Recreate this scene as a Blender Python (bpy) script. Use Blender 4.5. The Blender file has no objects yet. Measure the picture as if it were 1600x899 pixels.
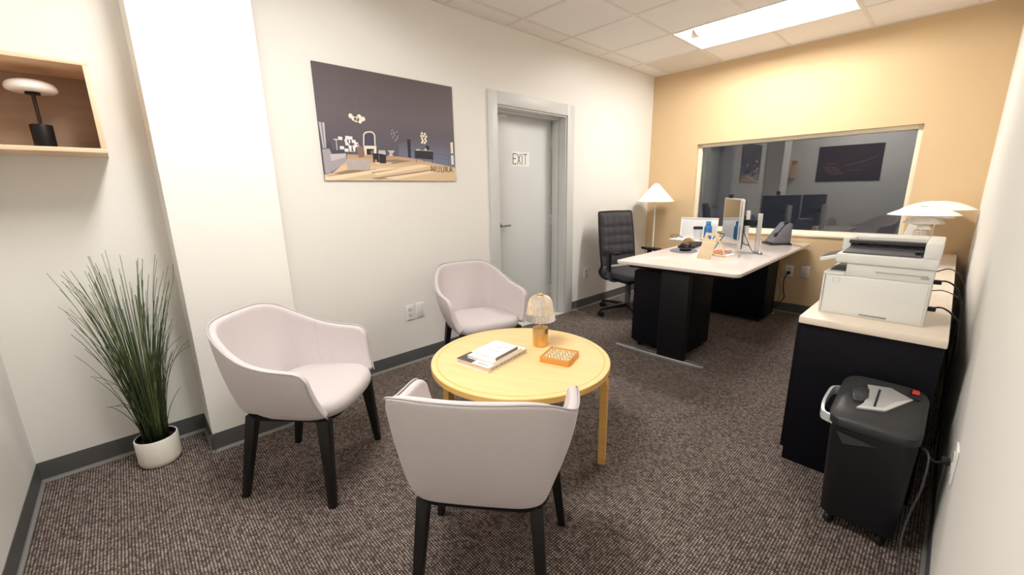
import bpy, bmesh, math, random
from mathutils import Vector, Matrix

scene = bpy.context.scene
COL = scene.collection
PI = math.pi
rnd = random.Random(7)

# ------------------------------------------------------------------ camera, world, exposure
T = 0.6096                       # ceiling grid
W, D, S, H = 2.866, 4.967, -0.487, 2.611      # room: x 0..W, y S..D, z 0..H
cam_data = bpy.data.cameras.new('camera')
cam = bpy.data.objects.new('camera', cam_data)
COL.objects.link(cam)
yaw, pitch, roll = math.radians(47.0736), math.radians(13.1823), math.radians(-0.9927)
fw = Vector((-math.sin(yaw) * math.cos(pitch), math.cos(yaw) * math.cos(pitch), -math.sin(pitch)))
rt = Vector((math.cos(yaw), math.sin(yaw), 0))
up = rt.cross(fw)
r2 = rt * math.cos(roll) + up * math.sin(roll)
u2 = up * math.cos(roll) - rt * math.sin(roll)
cam.matrix_world = Matrix(((r2.x, u2.x, -fw.x, 2.748), (r2.y, u2.y, -fw.y, 0.0), (r2.z, u2.z, -fw.z, 1.2984), (0, 0, 0, 1)))
cam_data.sensor_fit = 'HORIZONTAL'
cam_data.sensor_width = 36.0
cam_data.lens = 36.0 * 641.29 / 1600.0
cam_data.clip_start = 0.01
scene.camera = cam

world = bpy.data.worlds.new('night')
scene.world = world
world.use_nodes = True
world.node_tree.nodes['Background'].inputs[0].default_value = (0.012, 0.013, 0.017, 1)
world.node_tree.nodes['Background'].inputs[1].default_value = 1.0

scene.view_settings.view_transform = 'Standard'
scene.view_settings.look = 'None'
scene.view_settings.exposure = 0.95
scene.view_settings.gamma = 1.0
scene.view_settings.use_curve_mapping = False
scene.cycles.use_denoising = True
scene.cycles.max_bounces = 10
scene.cycles.diffuse_bounces = 6
scene.cycles.glossy_bounces = 5
scene.cycles.transmission_bounces = 8
scene.cycles.sample_clamp_indirect = 6.0
LAMP_STRENGTH = 34.0             # troffer lenses (see make_troffer)

# ------------------------------------------------------------------ materials
def srgb(r, g, b):
    def f(c):
        c /= 255.0
        return c / 12.92 if c <= 0.04045 else ((c + 0.055) / 1.055) ** 2.4
    return (f(r), f(g), f(b), 1.0)

MATS = {}
def mat(name, rgb, rough=0.5, metal=0.0, spec=0.5, bump=0.0, bscale=200.0, var=0.0, vscale=4.0, coat=0.0,
        trans=0.0, ior=1.45, emit=None, estr=0.0, sheen=0.0):
    if name in MATS:
        return MATS[name]
    m = bpy.data.materials.new(name)
    m.use_nodes = True
    nt = m.node_tree
    b = nt.nodes['Principled BSDF']
    c = srgb(*rgb)
    b.inputs['Base Color'].default_value = c
    b.inputs['Roughness'].default_value = rough
    b.inputs['Metallic'].default_value = metal
    b.inputs['Specular IOR Level'].default_value = spec
    b.inputs['Coat Weight'].default_value = coat
    b.inputs['Transmission Weight'].default_value = trans
    b.inputs['IOR'].default_value = ior
    if sheen:
        b.inputs['Sheen Weight'].default_value = sheen
    if emit:
        b.inputs['Emission Color'].default_value = srgb(*emit)
        b.inputs['Emission Strength'].default_value = estr
    tc = nt.nodes.new('ShaderNodeTexCoord')
    if var:
        n = nt.nodes.new('ShaderNodeTexNoise')
        n.inputs['Scale'].default_value = vscale
        n.inputs['Detail'].default_value = 4
        nt.links.new(tc.outputs['Object'], n.inputs['Vector'])
        mx = nt.nodes.new('ShaderNodeMix')
        mx.data_type = 'RGBA'
        mx.inputs['A'].default_value = tuple(max(0, x * (1 - var)) for x in c[:3]) + (1,)
        mx.inputs['B'].default_value = tuple(min(1, x * (1 + var)) for x in c[:3]) + (1,)
        nt.links.new(n.outputs['Fac'], mx.inputs['Factor'])
        nt.links.new(mx.outputs['Result'], b.inputs['Base Color'])
    if bump:
        n2 = nt.nodes.new('ShaderNodeTexNoise')
        n2.inputs['Scale'].default_value = bscale
        n2.inputs['Detail'].default_value = 2
        nt.links.new(tc.outputs['Object'], n2.inputs['Vector'])
        bp = nt.nodes.new('ShaderNodeBump')
        bp.inputs['Strength'].default_value = bump
        bp.inputs['Distance'].default_value = 0.001
        nt.links.new(n2.outputs['Fac'], bp.inputs['Height'])
        nt.links.new(bp.outputs['Normal'], b.inputs['Normal'])
    MATS[name] = m
    return m

def wood(name, c1, c2, scale=(3, 60, 60), rough=0.4):
    if name in MATS:
        return MATS[name]
    m = mat(name, c1, rough)
    nt = m.node_tree
    b = nt.nodes['Principled BSDF']
    tc = nt.nodes.new('ShaderNodeTexCoord')
    mp = nt.nodes.new('ShaderNodeMapping')
    mp.inputs['Scale'].default_value = scale
    n = nt.nodes.new('ShaderNodeTexNoise')
    n.inputs['Scale'].default_value = 1.0
    n.inputs['Detail'].default_value = 5
    r = nt.nodes.new('ShaderNodeValToRGB')
    r.color_ramp.elements[0].position = 0.3
    r.color_ramp.elements[1].position = 0.7
    r.color_ramp.elements[0].color = srgb(*c1)
    r.color_ramp.elements[1].color = srgb(*c2)
    nt.links.new(tc.outputs['Object'], mp.inputs['Vector'])
    nt.links.new(mp.outputs['Vector'], n.inputs['Vector'])
    nt.links.new(n.outputs['Fac'], r.inputs['Fac'])
    nt.links.new(r.outputs['Color'], b.inputs['Base Color'])
    return m

def carpet_mat():
    m = mat('loop_carpet', (90, 78, 74), 0.95, spec=0.1)
    nt = m.node_tree
    L = nt.links.new
    N = nt.nodes.new
    b = nt.nodes['Principled BSDF']
    tc = N('ShaderNodeTexCoord')
    sep = N('ShaderNodeSeparateXYZ')
    L(tc.outputs['Object'], sep.inputs[0])
    def math_(op, a, bb=None):
        n = N('ShaderNodeMath')
        n.operation = op
        for i, v in enumerate((a, bb)):
            if v is None:
                continue
            if isinstance(v, (int, float)):
                n.inputs[i].default_value = v
            else:
                L(v, n.inputs[i])
        return n.outputs[0]
    wob = N('ShaderNodeTexNoise')
    wob.inputs['Scale'].default_value = 60
    L(tc.outputs['Object'], wob.inputs['Vector'])
    wv = math_('MULTIPLY', math_('SUBTRACT', wob.outputs['Fac'], 0.5), 1.1)
    u = math_('ADD', math_('MULTIPLY', sep.outputs['X'], PI / 0.0098), wv)
    v = math_('ADD', math_('MULTIPLY', sep.outputs['Y'], PI / 0.0098), wv)
    su = math_('ABSOLUTE', math_('SINE', u))
    sv = math_('ABSOLUTE', math_('SINE', v))
    loop = math_('MULTIPLY', su, sv)
    # yarn colour varies from loop to loop
    vor = N('ShaderNodeTexVoronoi')
    vor.inputs['Scale'].default_value = 102
    L(tc.outputs['Object'], vor.inputs['Vector'])
    sepc = N('ShaderNodeSeparateColor')
    L(vor.outputs['Color'], sepc.inputs[0])
    fac = math_('MULTIPLY', math_('POWER', loop, 0.95), math_('ADD', math_('MULTIPLY', sepc.outputs[0], 0.85), 0.32))
    ramp = N('ShaderNodeValToRGB')
    e = ramp.color_ramp.elements
    e[0].position = 0.0
    e[0].color = srgb(36, 31, 31)
    e[1].position = 1.0
    e[1].color = srgb(196, 182, 172)
    k = ramp.color_ramp.elements.new(0.42)
    k.color = srgb(122, 109, 103)
    L(fac, ramp.inputs['Fac'])
    big = N('ShaderNodeTexNoise')
    big.inputs['Scale'].default_value = 1.6
    big.inputs['Detail'].default_value = 3
    L(tc.outputs['Object'], big.inputs['Vector'])
    mx = N('ShaderNodeMix')
    mx.data_type = 'RGBA'
    mx.blend_type = 'MULTIPLY'
    mx.inputs['Factor'].default_value = 1.0
    r2_ = N('ShaderNodeValToRGB')
    r2_.color_ramp.elements[0].position = 0.3
    r2_.color_ramp.elements[0].color = (0.80, 0.80, 0.80, 1)
    r2_.color_ramp.elements[1].position = 0.7
    r2_.color_ramp.elements[1].color = (1, 1, 1, 1)
    L(big.outputs['Fac'], r2_.inputs['Fac'])
    L(ramp.outputs['Color'], mx.inputs['A'])
    L(r2_.outputs['Color'], mx.inputs['B'])
    L(mx.outputs['Result'], b.inputs['Base Color'])
    bp = N('ShaderNodeBump')
    bp.inputs['Strength'].default_value = 0.6
    bp.inputs['Distance'].default_value = 0.003
    L(loop, bp.inputs['Height'])
    L(bp.outputs['Normal'], b.inputs['Normal'])
    return m

M_CARPET = carpet_mat()
M_WALL = mat('white_wall_paint', (232, 230, 225), 0.75, spec=0.25, bump=0.12, bscale=350)
M_TAN = mat('tan_wall_paint', (214, 187, 148), 0.7, spec=0.25, bump=0.12, bscale=350)
M_CEIL = mat('mineral_tile', (238, 233, 228), 0.9, spec=0.1, bump=0.25, bscale=260, var=0.04, vscale=300)
M_CEIL_STAIN = mat('mineral_tile_aged', (220, 212, 200), 0.9, spec=0.1, bump=0.35, bscale=180, var=0.06, vscale=120)
M_TEE = mat('ceiling_tee', (226, 219, 211), 0.5)
M_BASE = mat('rubber_cove_base', (86, 86, 87), 0.45, spec=0.4)
M_BASE_TOE_LIT = mat('rubber_cove_toe_lit', (128, 128, 126), 0.35, spec=0.5)  # same rubber as the base, lightened for the light the toe catches
M_DOOR = mat('door_grey', (213, 215, 215), 0.45, spec=0.4)
M_FRAME = mat('door_frame_grey', (206, 207, 206), 0.4, spec=0.45)
M_TRIMW = mat('window_trim_cream', (240, 232, 212), 0.5)
M_FABRIC = mat('chair_fabric', (199, 191, 192), 0.9, spec=0.15, bump=0.3, bscale=900, var=0.03, vscale=40, sheen=0.15)
M_PIPE = mat('chair_piping', (182, 176, 176), 0.8)
M_LEG = mat('black_stained_ash', (17, 16, 18), 0.45, bump=0.15, bscale=150, var=0.2, vscale=30)
M_BIRCH = wood('birch_veneer', (236, 200, 142), (241, 208, 154), (2.0, 26, 8), 0.32)
M_BIRCH_EDGE = wood('birch_edge', (220, 168, 92), (230, 182, 108), (3, 3, 60), 0.4)
M_PLY = wood('shelf_birch', (222, 190, 158), (232, 204, 174), (60, 3, 60), 0.5)
M_PLYBACK = wood('shelf_back_shaded', (150, 126, 106), (160, 135, 114), (8, 3, 40), 0.55)  # brown back panel, colour darkened for the shade inside the box
M_BLACK = mat('black_powder_coat', (15, 15, 18), 0.5, spec=0.3, bump=0.08, bscale=500)
M_BLACK2 = mat('black_satin_panel', (11, 11, 18), 0.5, spec=0.2)
M_PLASTIC = mat('black_plastic', (24, 24, 26), 0.4)
M_GREYPL = mat('grey_plastic', (86, 87, 90), 0.45)
M_CHAR = mat('charcoal_fabric', (72, 70, 73), 0.9, spec=0.1, bump=0.4, bscale=500)
M_WHITEPL = mat('white_plastic', (232, 233, 230), 0.35, spec=0.5)
M_PRN = mat('printer_white', (226, 227, 223), 0.4, spec=0.45)
M_DESK = mat('desk_white_laminate', (226, 216, 211), 0.12, spec=0.6)
M_CRED = mat('credenza_top_maple', (238, 224, 208), 0.3, var=0.03, vscale=12)
M_SILVER = mat('silver_metal', (190, 190, 190), 0.32, metal=0.75)
M_ALU = mat('brushed_aluminium', (212, 212, 212), 0.35, metal=0.5)
M_CHROME = mat('chrome', (225, 225, 225), 0.08, metal=1.0)
M_BRASS = mat('brushed_brass', (222, 184, 122), 0.3, metal=0.85, bump=0.1, bscale=400)
M_WHITELAC = mat('white_lacquer', (246, 245, 241), 0.3, spec=0.5)
M_OPAL = mat('opal_glass', (245, 242, 238), 0.15, spec=0.6)
M_PAPER = mat('white_paper', (246, 245, 242), 0.7)
M_INK = mat('black_ink', (38, 38, 40), 0.7)
M_GREYINK = mat('grey_ink', (140, 142, 150), 0.7)
M_CORD = mat('black_cord', (26, 26, 27), 0.5)
M_BLUE = mat('blue_bottle', (62, 120, 178), 0.35)
M_BROWNLEATHER = mat('tan_leather', (176, 104, 58), 0.55, var=0.1, vscale=60)
M_PALEWOOD = wood('pale_wood', (238, 214, 176), (246, 226, 192), (6, 60, 6), 0.5)
M_TRAY = wood('orange_wood', (212, 148, 74), (222, 160, 84), (4, 60, 60), 0.4)
M_POT = mat('white_ceramic', (232, 228, 218), 0.4, bump=0.1, bscale=90)
M_SOIL = mat('black_soil', (24, 23, 22), 0.95, bump=0.8, bscale=120)
M_LENS = mat('lit_acrylic_lens', (250, 250, 250), 0.4, emit=(255, 252, 247), estr=LAMP_STRENGTH)
M_REFL = mat('white_enamel', (240, 236, 230), 0.35)
M_GLASS = mat('window_glass', (255, 255, 255), 0.0, trans=1.0, ior=1.57)
M_GLASSRIB = mat('ribbed_glass', (255, 253, 248), 0.06, trans=0.82, ior=1.4)
M_SCREEN = mat('glossy_screen', (20, 20, 22), 0.03, spec=1.0, coat=1.0, ior=1.7)
M_SHADE = mat('smoke_plastic', (58, 58, 61), 0.35)
M_RED = mat('red_switch', (190, 62, 48), 0.35)
M_ORANGEWOOD = mat('turned_wood', (196, 146, 92), 0.5, var=0.1, vscale=40)
M_GOLDINK = mat('bronze_print', (120, 98, 66), 0.6)

# ------------------------------------------------------------------ mesh building
class MB:
    """collects shapes into one mesh; each shape may carry a material slot"""
    def __init__(self):
        self.bm = bmesh.new()
    def _merge(self, tmp, mi, M=None):
        if M is not None:
            bmesh.ops.transform(tmp, matrix=M, verts=tmp.verts)
        vm = {}
        for v in tmp.verts:
            vm[v] = self.bm.verts.new(v.co)
        for f in tmp.faces:
            try:
                nf = self.bm.faces.new([vm[v] for v in f.verts])
                nf.material_index = mi
            except ValueError:
                pass
        tmp.free()
        return self
    def box(self, x0, x1, y0, y1, z0, z1, bev=0.0, mi=0, M=None, seg=2):
        t = bmesh.new()
        bmesh.ops.create_cube(t, size=1)
        for v in t.verts:
            v.co = Vector(((x0 + x1) / 2 + v.co.x * (x1 - x0), (y0 + y1) / 2 + v.co.y * (y1 - y0), (z0 + z1) / 2 + v.co.z * (z1 - z0)))
        if bev:
            bmesh.ops.bevel(t, geom=list(t.edges), offset=bev, segments=seg, affect='EDGES', profile=0.5)
        return self._merge(t, mi, M)
    def lathe(self, prof, seg=32, c=(0, 0, 0), mi=0, M=None, cap=True, rfun=None):
        t = bmesh.new()
        rings = []
        for (r, z) in prof:
            ring = []
            for i in range(seg):
                a = 2 * PI * i / seg
                rr = r if rfun is None else rfun(r, z, i)
                ring.append(t.verts.new((c[0] + rr * math.cos(a), c[1] + rr * math.sin(a), c[2] + z)))
            rings.append(ring)
        for a, b in zip(rings, rings[1:]):
            for i in range(seg):
                j = (i + 1) % seg
                t.faces.new((a[i], a[j], b[j], b[i]))
        if cap:
            t.faces.new(rings[0][::-1])
            t.faces.new(rings[-1])
        bmesh.ops.recalc_face_normals(t, faces=t.faces)
        return self._merge(t, mi, M)
    def cyl(self, r, z0, z1, c=(0, 0, 0), seg=24, bev=0.0, mi=0, M=None):
        if bev:
            p = [(r - bev, z0), (r - bev * .3, z0 + bev * .3), (r, z0 + bev), (r, z1 - bev), (r - bev * .3, z1 - bev * .3), (r - bev, z1)]
        else:
            p = [(r, z0), (r, z1)]
        return self.lathe(p, seg, c, mi, M)
    def tube(self, pts, r, seg=8, mi=0, r1=None, M=None):
        pts = [Vector(p) for p in pts]
        t = bmesh.new()
        n = len(pts)
        rings = []
        prev = None
        for i, p in enumerate(pts):
            d = (pts[min(i + 1, n - 1)] - pts[max(i - 1, 0)]).normalized()
            if prev is None:
                a = Vector((0, 0, 1)) if abs(d.z) < 0.9 else Vector((1, 0, 0))
                nx = d.cross(a).normalized()
            else:
                nx = (prev - d * prev.dot(d)).normalized()
            prev = nx
            ny = d.cross(nx)
            rr = r if r1 is None else r + (r1 - r) * i / (n - 1)
            rings.append([t.verts.new(p + (nx * math.cos(2 * PI * k / seg) + ny * math.sin(2 * PI * k / seg)) * rr) for k in range(seg)])
        for a, b in zip(rings, rings[1:]):
            for k in range(seg):
                j = (k + 1) % seg
                t.faces.new((a[k], a[j], b[j], b[k]))
        t.faces.new(rings[0][::-1])
        t.faces.new(rings[-1])
        return self._merge(t, mi, M)
    def prism(self, poly, z0, z1, bev=0.0, mi=0, M=None, seg=2):
        t = bmesh.new()
        lo = [t.verts.new((x, y, z0)) for x, y in poly]
        hi = [t.verts.new((x, y, z1)) for x, y in poly]
        n = len(poly)
        t.faces.new(lo[::-1])
        t.faces.new(hi)
        for i in range(n):
            j = (i + 1) % n
            t.faces.new((lo[i], lo[j], hi[j], hi[i]))
        bmesh.ops.recalc_face_normals(t, faces=t.faces)
        if bev:
            bmesh.ops.bevel(t, geom=[e for e in t.edges if len({v.co.z for v in e.verts}) == 1 or n < 9], offset=bev, segments=seg, affect='EDGES', profile=0.5)
        return self._merge(t, mi, M)
    def rings(self, rings, mi=0, cap=True, M=None, closed=True):
        t = bmesh.new()
        R = [[t.verts.new(p) for p in r] for r in rings]
        n = len(R[0])
        for a, b in zip(R, R[1:]):
            for i in range(n if closed else n - 1):
                j = (i + 1) % n
                t.faces.new((a[i], a[j], b[j], b[i]))
        if cap:
            t.faces.new(R[0][::-1])
            t.faces.new(R[-1])
        bmesh.ops.recalc_face_normals(t, faces=t.faces)
        return self._merge(t, mi, M)
    def poly(self, pts, mi=0):
        try:
            f = self.bm.faces.new([self.bm.verts.new(p) for p in pts])
            f.material_index = mi
        except ValueError:
            pass
        return self
    def taper(self, p0, s0, p1, s1, bev=0.0, mi=0, rot=0.0):
        """four-sided post from p0 (section s0 = (wx, wy)) to p1"""
        rr = []
        for p, s in ((p0, s0), (p1, s1)):
            ring = []
            for a, b in ((-1, -1), (1, -1), (1, 1), (-1, 1)):
                x, y = a * s[0] / 2, b * s[1] / 2
                ring.append((p[0] + x * math.cos(rot) - y * math.sin(rot), p[1] + x * math.sin(rot) + y * math.cos(rot), p[2]))
            rr.append(ring)
        t = bmesh.new()
        R = [[t.verts.new(p) for p in r] for r in rr]
        for i in range(4):
            j = (i + 1) % 4
            t.faces.new((R[0][i], R[0][j], R[1][j], R[1][i]))
        t.faces.new(R[0][::-1])
        t.faces.new(R[1])
        bmesh.ops.recalc_face_normals(t, faces=t.faces)
        if bev:
            bmesh.ops.bevel(t, geom=list(t.edges), offset=bev, segments=2, affect='EDGES', profile=0.5)
        return self._merge(t, mi)
    def build(self, name, mats, parent=None, smooth=35, loc=None, rot=None):
        me = bpy.data.meshes.new(name)
        self.bm.to_mesh(me)
        self.bm.free()
        if not isinstance(mats, (list, tuple)):
            mats = [mats]
        for m in mats:
            me.materials.append(m)
        if smooth:
            for p in me.polygons:
                p.use_smooth = True
            me.set_sharp_from_angle(angle=math.radians(smooth))
        o = bpy.data.objects.new(name, me)
        COL.objects.link(o)
        if parent is not None:
            o.parent = parent
        if loc is not None:
            o.location = loc
        if rot is not None:
            o.rotation_euler = rot
        return o

def tag(o, label=None, cat=None, group=None, kind=None):
    if label: o['label'] = label
    if cat: o['category'] = cat
    if group: o['group'] = group
    if kind: o['kind'] = kind
    return o

def thing(name, label, cat, loc=(0, 0, 0), rz=0.0, group=None):
    o = bpy.data.objects.new(name, None)
    o.empty_display_size = 0.1
    COL.objects.link(o)
    o.location = loc
    o.rotation_euler = (0, 0, rz)
    return tag(o, label, cat, group)

def copy_tree(o, parent=None):
    c = o.copy()
    COL.objects.link(c)
    if parent is not None:
        c.parent = parent
    for ch in list(o.children):
        copy_tree(ch, c)
    return c

def dup(o, label, loc, rz):
    c = copy_tree(o)
    c['label'] = label
    c.location = loc
    c.rotation_euler = (0, 0, rz)
    return c

def rrect(x0, x1, y0, y1, r, n=6):
    out = []
    for cx, cy, a0 in ((x1 - r, y1 - r, 0), (x0 + r, y1 - r, PI / 2), (x0 + r, y0 + r, PI), (x1 - r, y0 + r, 1.5 * PI)):
        for i in range(n + 1):
            a = a0 + (PI / 2) * i / n
            out.append((cx + r * math.cos(a), cy + r * math.sin(a)))
    return out

def spline(pts, n=8, closed=False):
    pts = [Vector(p) for p in pts]
    out = []
    m = len(pts)
    for i in range(m if closed else m - 1):
        p1, p2 = pts[i], pts[(i + 1) % m]
        p0 = pts[i - 1] if (i > 0 or closed) else p1 * 2 - p2
        p3 = pts[(i + 2) % m] if (i + 2 < m or closed) else p2 * 2 - p1
        for k in range(n):
            t = k / n
            out.append(0.5 * ((2 * p1) + (p2 - p0) * t + (2 * p0 - 5 * p1 + 4 * p2 - p3) * t * t + (3 * p1 - p0 - 3 * p2 + p3) * t ** 3))
    if not closed:
        out.append(pts[-1])
    return out

def text_mesh(txt, size, name, material, parent=None, loc=(0, 0, 0), rot=(0, 0, 0), extrude=0.0004, sx=1.0, align='CENTER', spacing=1.0):
    cu = bpy.data.curves.new(name + '_outline', 'FONT')
    cu.body = txt
    cu.size = size
    cu.extrude = extrude
    cu.align_x = align
    cu.align_y = 'CENTER'
    cu.space_character = spacing
    tmp = bpy.data.objects.new('outline', cu)
    COL.objects.link(tmp)
    bpy.context.view_layer.update()
    me = bpy.data.meshes.new_from_object(tmp.evaluated_get(bpy.context.evaluated_depsgraph_get()))
    bpy.data.objects.remove(tmp)
    bpy.data.curves.remove(cu)
    me.name = name
    me.materials.clear()
    me.materials.append(material)
    for v in me.vertices:
        v.co.x *= sx
    o = bpy.data.objects.new(name, me)
    COL.objects.link(o)
    if parent is not None:
        o.parent = parent
    o.location = loc
    o.rotation_euler = rot
    return o

# ------------------------------------------------------------------ room shell
def struct(o):
    return tag(o, kind='structure')

floor = MB().box(-0.2, W, S, D, -0.05, 0).build('floor', M_CARPET, smooth=0)
struct(floor)

DY0, DY1, DH, DX = 2.41, 3.33, 2.01, -0.18       # door opening, its height, plane of the door leaf
wl = MB()
wl.box(-0.25, 0, S - 0.1, DY0, 0, H + 0.1).box(-0.25, 0, DY1, D + 0.25, 0, H + 0.1).box(-0.25, 0, DY0, DY1, DH, H + 0.1)
struct(wl.build('wall_left', M_WALL, smooth=0))
CX, CY0, CY1 = 0.2945, 0.150, 0.617
struct(MB().box(0, CX, CY0, CY1, 0, H, 0.003).build('wall_column', M_WALL, smooth=0))
struct(MB().box(W, W + 0.1, S - 0.1, D + 0.25, 0, H + 0.1).build('wall_right', M_WALL, smooth=0))
struct(MB().box(0, W, S - 0.1, S, 0, H + 0.1).build('wall_front', M_WALL, smooth=0))
WX0, WX1, WZ0, WZ1 = 0.586, 2.452, 0.828, 1.789
wb = MB()
wb.box(0, WX0, D, D + 0.16, 0, H + 0.1).box(WX1, W, D, D + 0.16, 0, H + 0.1)
wb.box(WX0, WX1, D, D + 0.16, 0, WZ0).box(WX0, WX1, D, D + 0.16, WZ1, H + 0.1)
struct(wb.build('wall_back', M_TAN, smooth=0))

# window: cream frame set into the opening, two panes, night behind
win = struct(thing('window_1', None, None, (0, 0, 0)))
fr = MB()
e = 0.034
fr.box(WX0, WX0 + e, D + 0.045, D + 0.12, WZ0, WZ1, 0.003).box(WX1 - e, WX1, D + 0.045, D + 0.12, WZ0, WZ1, 0.003)
fr.box(WX0 + e, WX1 - e, D + 0.045, D + 0.12, WZ0, WZ0 + e, 0.003).box(WX0 + e, WX1 - e, D + 0.045, D + 0.12, WZ1 - e, WZ1, 0.003)
fr.build('window_frame', M_TRIMW, win)
MB().box(WX0, WX1, D - 0.012, D + 0.05, WZ0 - 0.02, WZ0 + 0.004, 0.003).build('window_sill', M_TRIMW, win)
MB().box(WX0 + e, WX1 - e, D + 0.083, D + 0.087, WZ0 + e, WZ1 - e).build('pane', M_GLASS, win, smooth=0)
MB().box(WX0 + e, WX1 - e, D + 0.101, D + 0.105, WZ0 + e, WZ1 - e).build('pane', M_GLASS, win, smooth=0)

# ceiling: grid tees, tiles with their own edges, slab above
GX, GY = 0.190, 3.158
xs = [0.0] + [GX + i * T for i in range(5)] + [W]
ys = [S] + [GY + i * T for i in range(-5, 3)] + [D]
ceil = struct(MB().box(-0.25, W + 0.1, S - 0.1, D + 0.25, H + 0.12, H + 0.16).build('ceiling', M_CEIL, smooth=0))
tees = MB()
TROFFERS = [(GX + T, GY + T), (GX + T, GY - 5 * T)]
for x in xs[1:-1]:
    for ya, yb in zip(ys, ys[1:]):
        if any(abs(ya - ty) < 0.01 and abs(x - tx - T) < 0.01 for tx, ty in TROFFERS):
            continue
        tees.box(x - 0.012, x + 0.012, ya + (0.012 if ya > S else 0), yb + (0.012 if yb < D else 0), H - 0.001, H + 0.004)
for y in ys[1:-1]:
    for a, b in zip(xs, xs[1:]):
        tees.box(a + (0.012 if a > 0 else 0), b - (0.012 if b < W else 0), y - 0.012, y + 0.012, H - 0.001, H + 0.004)
for tx, ty in TROFFERS:
    for y in (ty, ty + T):
        tees.box(tx + T - 0.012, tx + T + 0.012, y - 0.012, y + 0.012, H - 0.001, H + 0.004)
tees.box(0, 0.02, S, D, H - 0.002, H + 0.003).box(W - 0.02, W, S, D, H - 0.002, H + 0.003)
tees.box(0.02, W - 0.02, D - 0.02, D, H - 0.002, H + 0.003).box(0.02, W - 0.02, S, S + 0.02, H - 0.002, H + 0.003)
tees.build('ceiling_grid', M_TEE, ceil, smooth=0)
tile_mesh = {}
for i, (xa, xb) in enumerate(zip(xs, xs[1:])):
    for j, (ya, yb) in enumerate(zip(ys, ys[1:])):
        if any(abs(ya - ty) < 0.01 and tx - 0.01 < xa < tx + 2 * T - 0.01 for tx, ty in TROFFERS):
            continue
        w_, d_ = round(xb - xa - 0.008, 4), round(yb - ya - 0.008, 4)
        aged = (i == 1 and j == len(ys) - 2)
        key = (w_, d_, aged)
        if key not in tile_mesh:
            o = MB().box(-w_ / 2, w_ / 2, -d_ / 2, d_ / 2, 0.003, 0.016, 0.002, seg=1).build('ceiling_tile', M_CEIL_STAIN if aged else M_CEIL, ceil, smooth=0)
            tile_mesh[key] = o
        else:
            o = tile_mesh[key].copy()
            COL.objects.link(o)
        o.location = ((xa + xb) / 2, (ya + yb) / 2, H)

# cove base, swept along each wall
def cove(name, a, b, nrm, parent=None):
    ax, ay = a
    bx, by = b
    nx, ny = nrm
    prof = [(0.0, 0.1016), (0.0025, 0.1016), (0.003, 0.099), (0.003, 0.014), (0.0, 0.014)]
    o = MB().rings([[(p[0] + nx * q, p[1] + ny * q, z) for q, z in prof] for p in ((ax, ay), (bx, by))]).build(name, M_BASE, parent, smooth=40)
    toe = [(0.0, 0.014), (0.003, 0.014), (0.006, 0.0075), (0.0125, 0.0045), (0.0145, 0.0), (0.0, 0.0)]
    MB().rings([[(p[0] + nx * q, p[1] + ny * q, z) for q, z in toe] for p in ((ax, ay), (bx, by))]).build('cove_toe', M_BASE_TOE_LIT, o, smooth=40)
    return struct(o)
cove('baseboard_left', (0, S), (0, CY0), (1, 0))
cove('baseboard_left', (0, CY1), (0, 2.30), (1, 0))
cove('baseboard_left', (0, 3.435), (0, D), (1, 0))
cove('baseboard_column', (0, CY0), (CX + 0.0145, CY0), (0, -1))
cove('baseboard_column', (CX, CY0 - 0.0145), (CX, CY1 + 0.0145), (1, 0))
cove('baseboard_column', (CX, CY1), (0, CY1), (0, 1))
cove('baseboard_back', (0, D), (W, D), (0, -1))
cove('baseboard_front', (0, S), (W, S), (0, 1))
cove('baseboard_right', (W, S), (W, D), (-1, 0))

# door: casing, rabbeted jamb, leaf set deep in the wall
door = struct(thing('door_1', None, None, (0, 0, 0)))
def moulding(name, boxes):
    m = MB()
    for bx in boxes:
        m.box(*bx, 0.002)
    return m.build(name, M_FRAME, door)
moulding('door_casing', [(0, 0.014, 2.312, DY0 + 0.004, 0, 2.108), (0, 0.014, DY1 - 0.004, 3.432, 0, 2.108), (0, 0.014, DY0 + 0.004, DY1 - 0.004, DH - 0.004, 2.108)])
moulding('door_jamb', [(-0.25, 0.0, DY0, DY0 + 0.018, 0, DH), (-0.25, 0.0, DY1 - 0.018, DY1, 0, DH), (-0.25, 0.0, DY0 + 0.018, DY1 - 0.018, DH - 0.018, DH),
                       (-0.165, -0.085, DY1 - 0.034, DY1 - 0.018, 0, DH - 0.018), (-0.165, -0.085, DY0 + 0.018, DY0 + 0.034, 0, DH - 0.018),
                       (-0.165, -0.085, DY0 + 0.034, DY1 - 0.034, DH - 0.034, DH - 0.018)])
MB().box(DX - 0.045, DX, DY0 + 0.021, DY1 - 0.021, 0.012, DH - 0.021, 0.002).build('door_leaf', M_DOOR, door)
MB().box(-0.25, 0.006, DY0 + 0.018, DY1 - 0.018, 0, 0.011, 0.003).build('threshold', mat('threshold_alloy', (216, 214, 208), 0.4, metal=0.2), door)
for z in (0.25, 1.0, 1.76):
    MB().cyl(0.008, z - 0.05, z + 0.05, (DX + 0.006, DY1 - 0.024, 0), 10).box(DX - 0.001, DX + 0.0015, DY1 - 0.06, DY1 - 0.024, z - 0.05, z + 0.05).build('hinge', M_FRAME, door)
lv = MB()
mx_ = Matrix.Translation((DX, 2.565, 0.985)) @ Matrix.Rotation(PI / 2, 4, 'Y')
lv.cyl(0.032, 0, 0.01, bev=0.003, M=mx_).cyl(0.011, 0.01, 0.05, M=mx_)
lv.box(DX + 0.042, DX + 0.058, 2.555, 2.675, 0.976, 0.994, 0.005)
lv.build('lever_handle', mat('satin_steel', (150, 150, 150), 0.35, metal=0.8), door)
MB().box(DX, DX + 0.02, 2.585, 2.67, 1.952, 1.972, 0.003).build('door_contact', M_WHITEPL, door)

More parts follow.
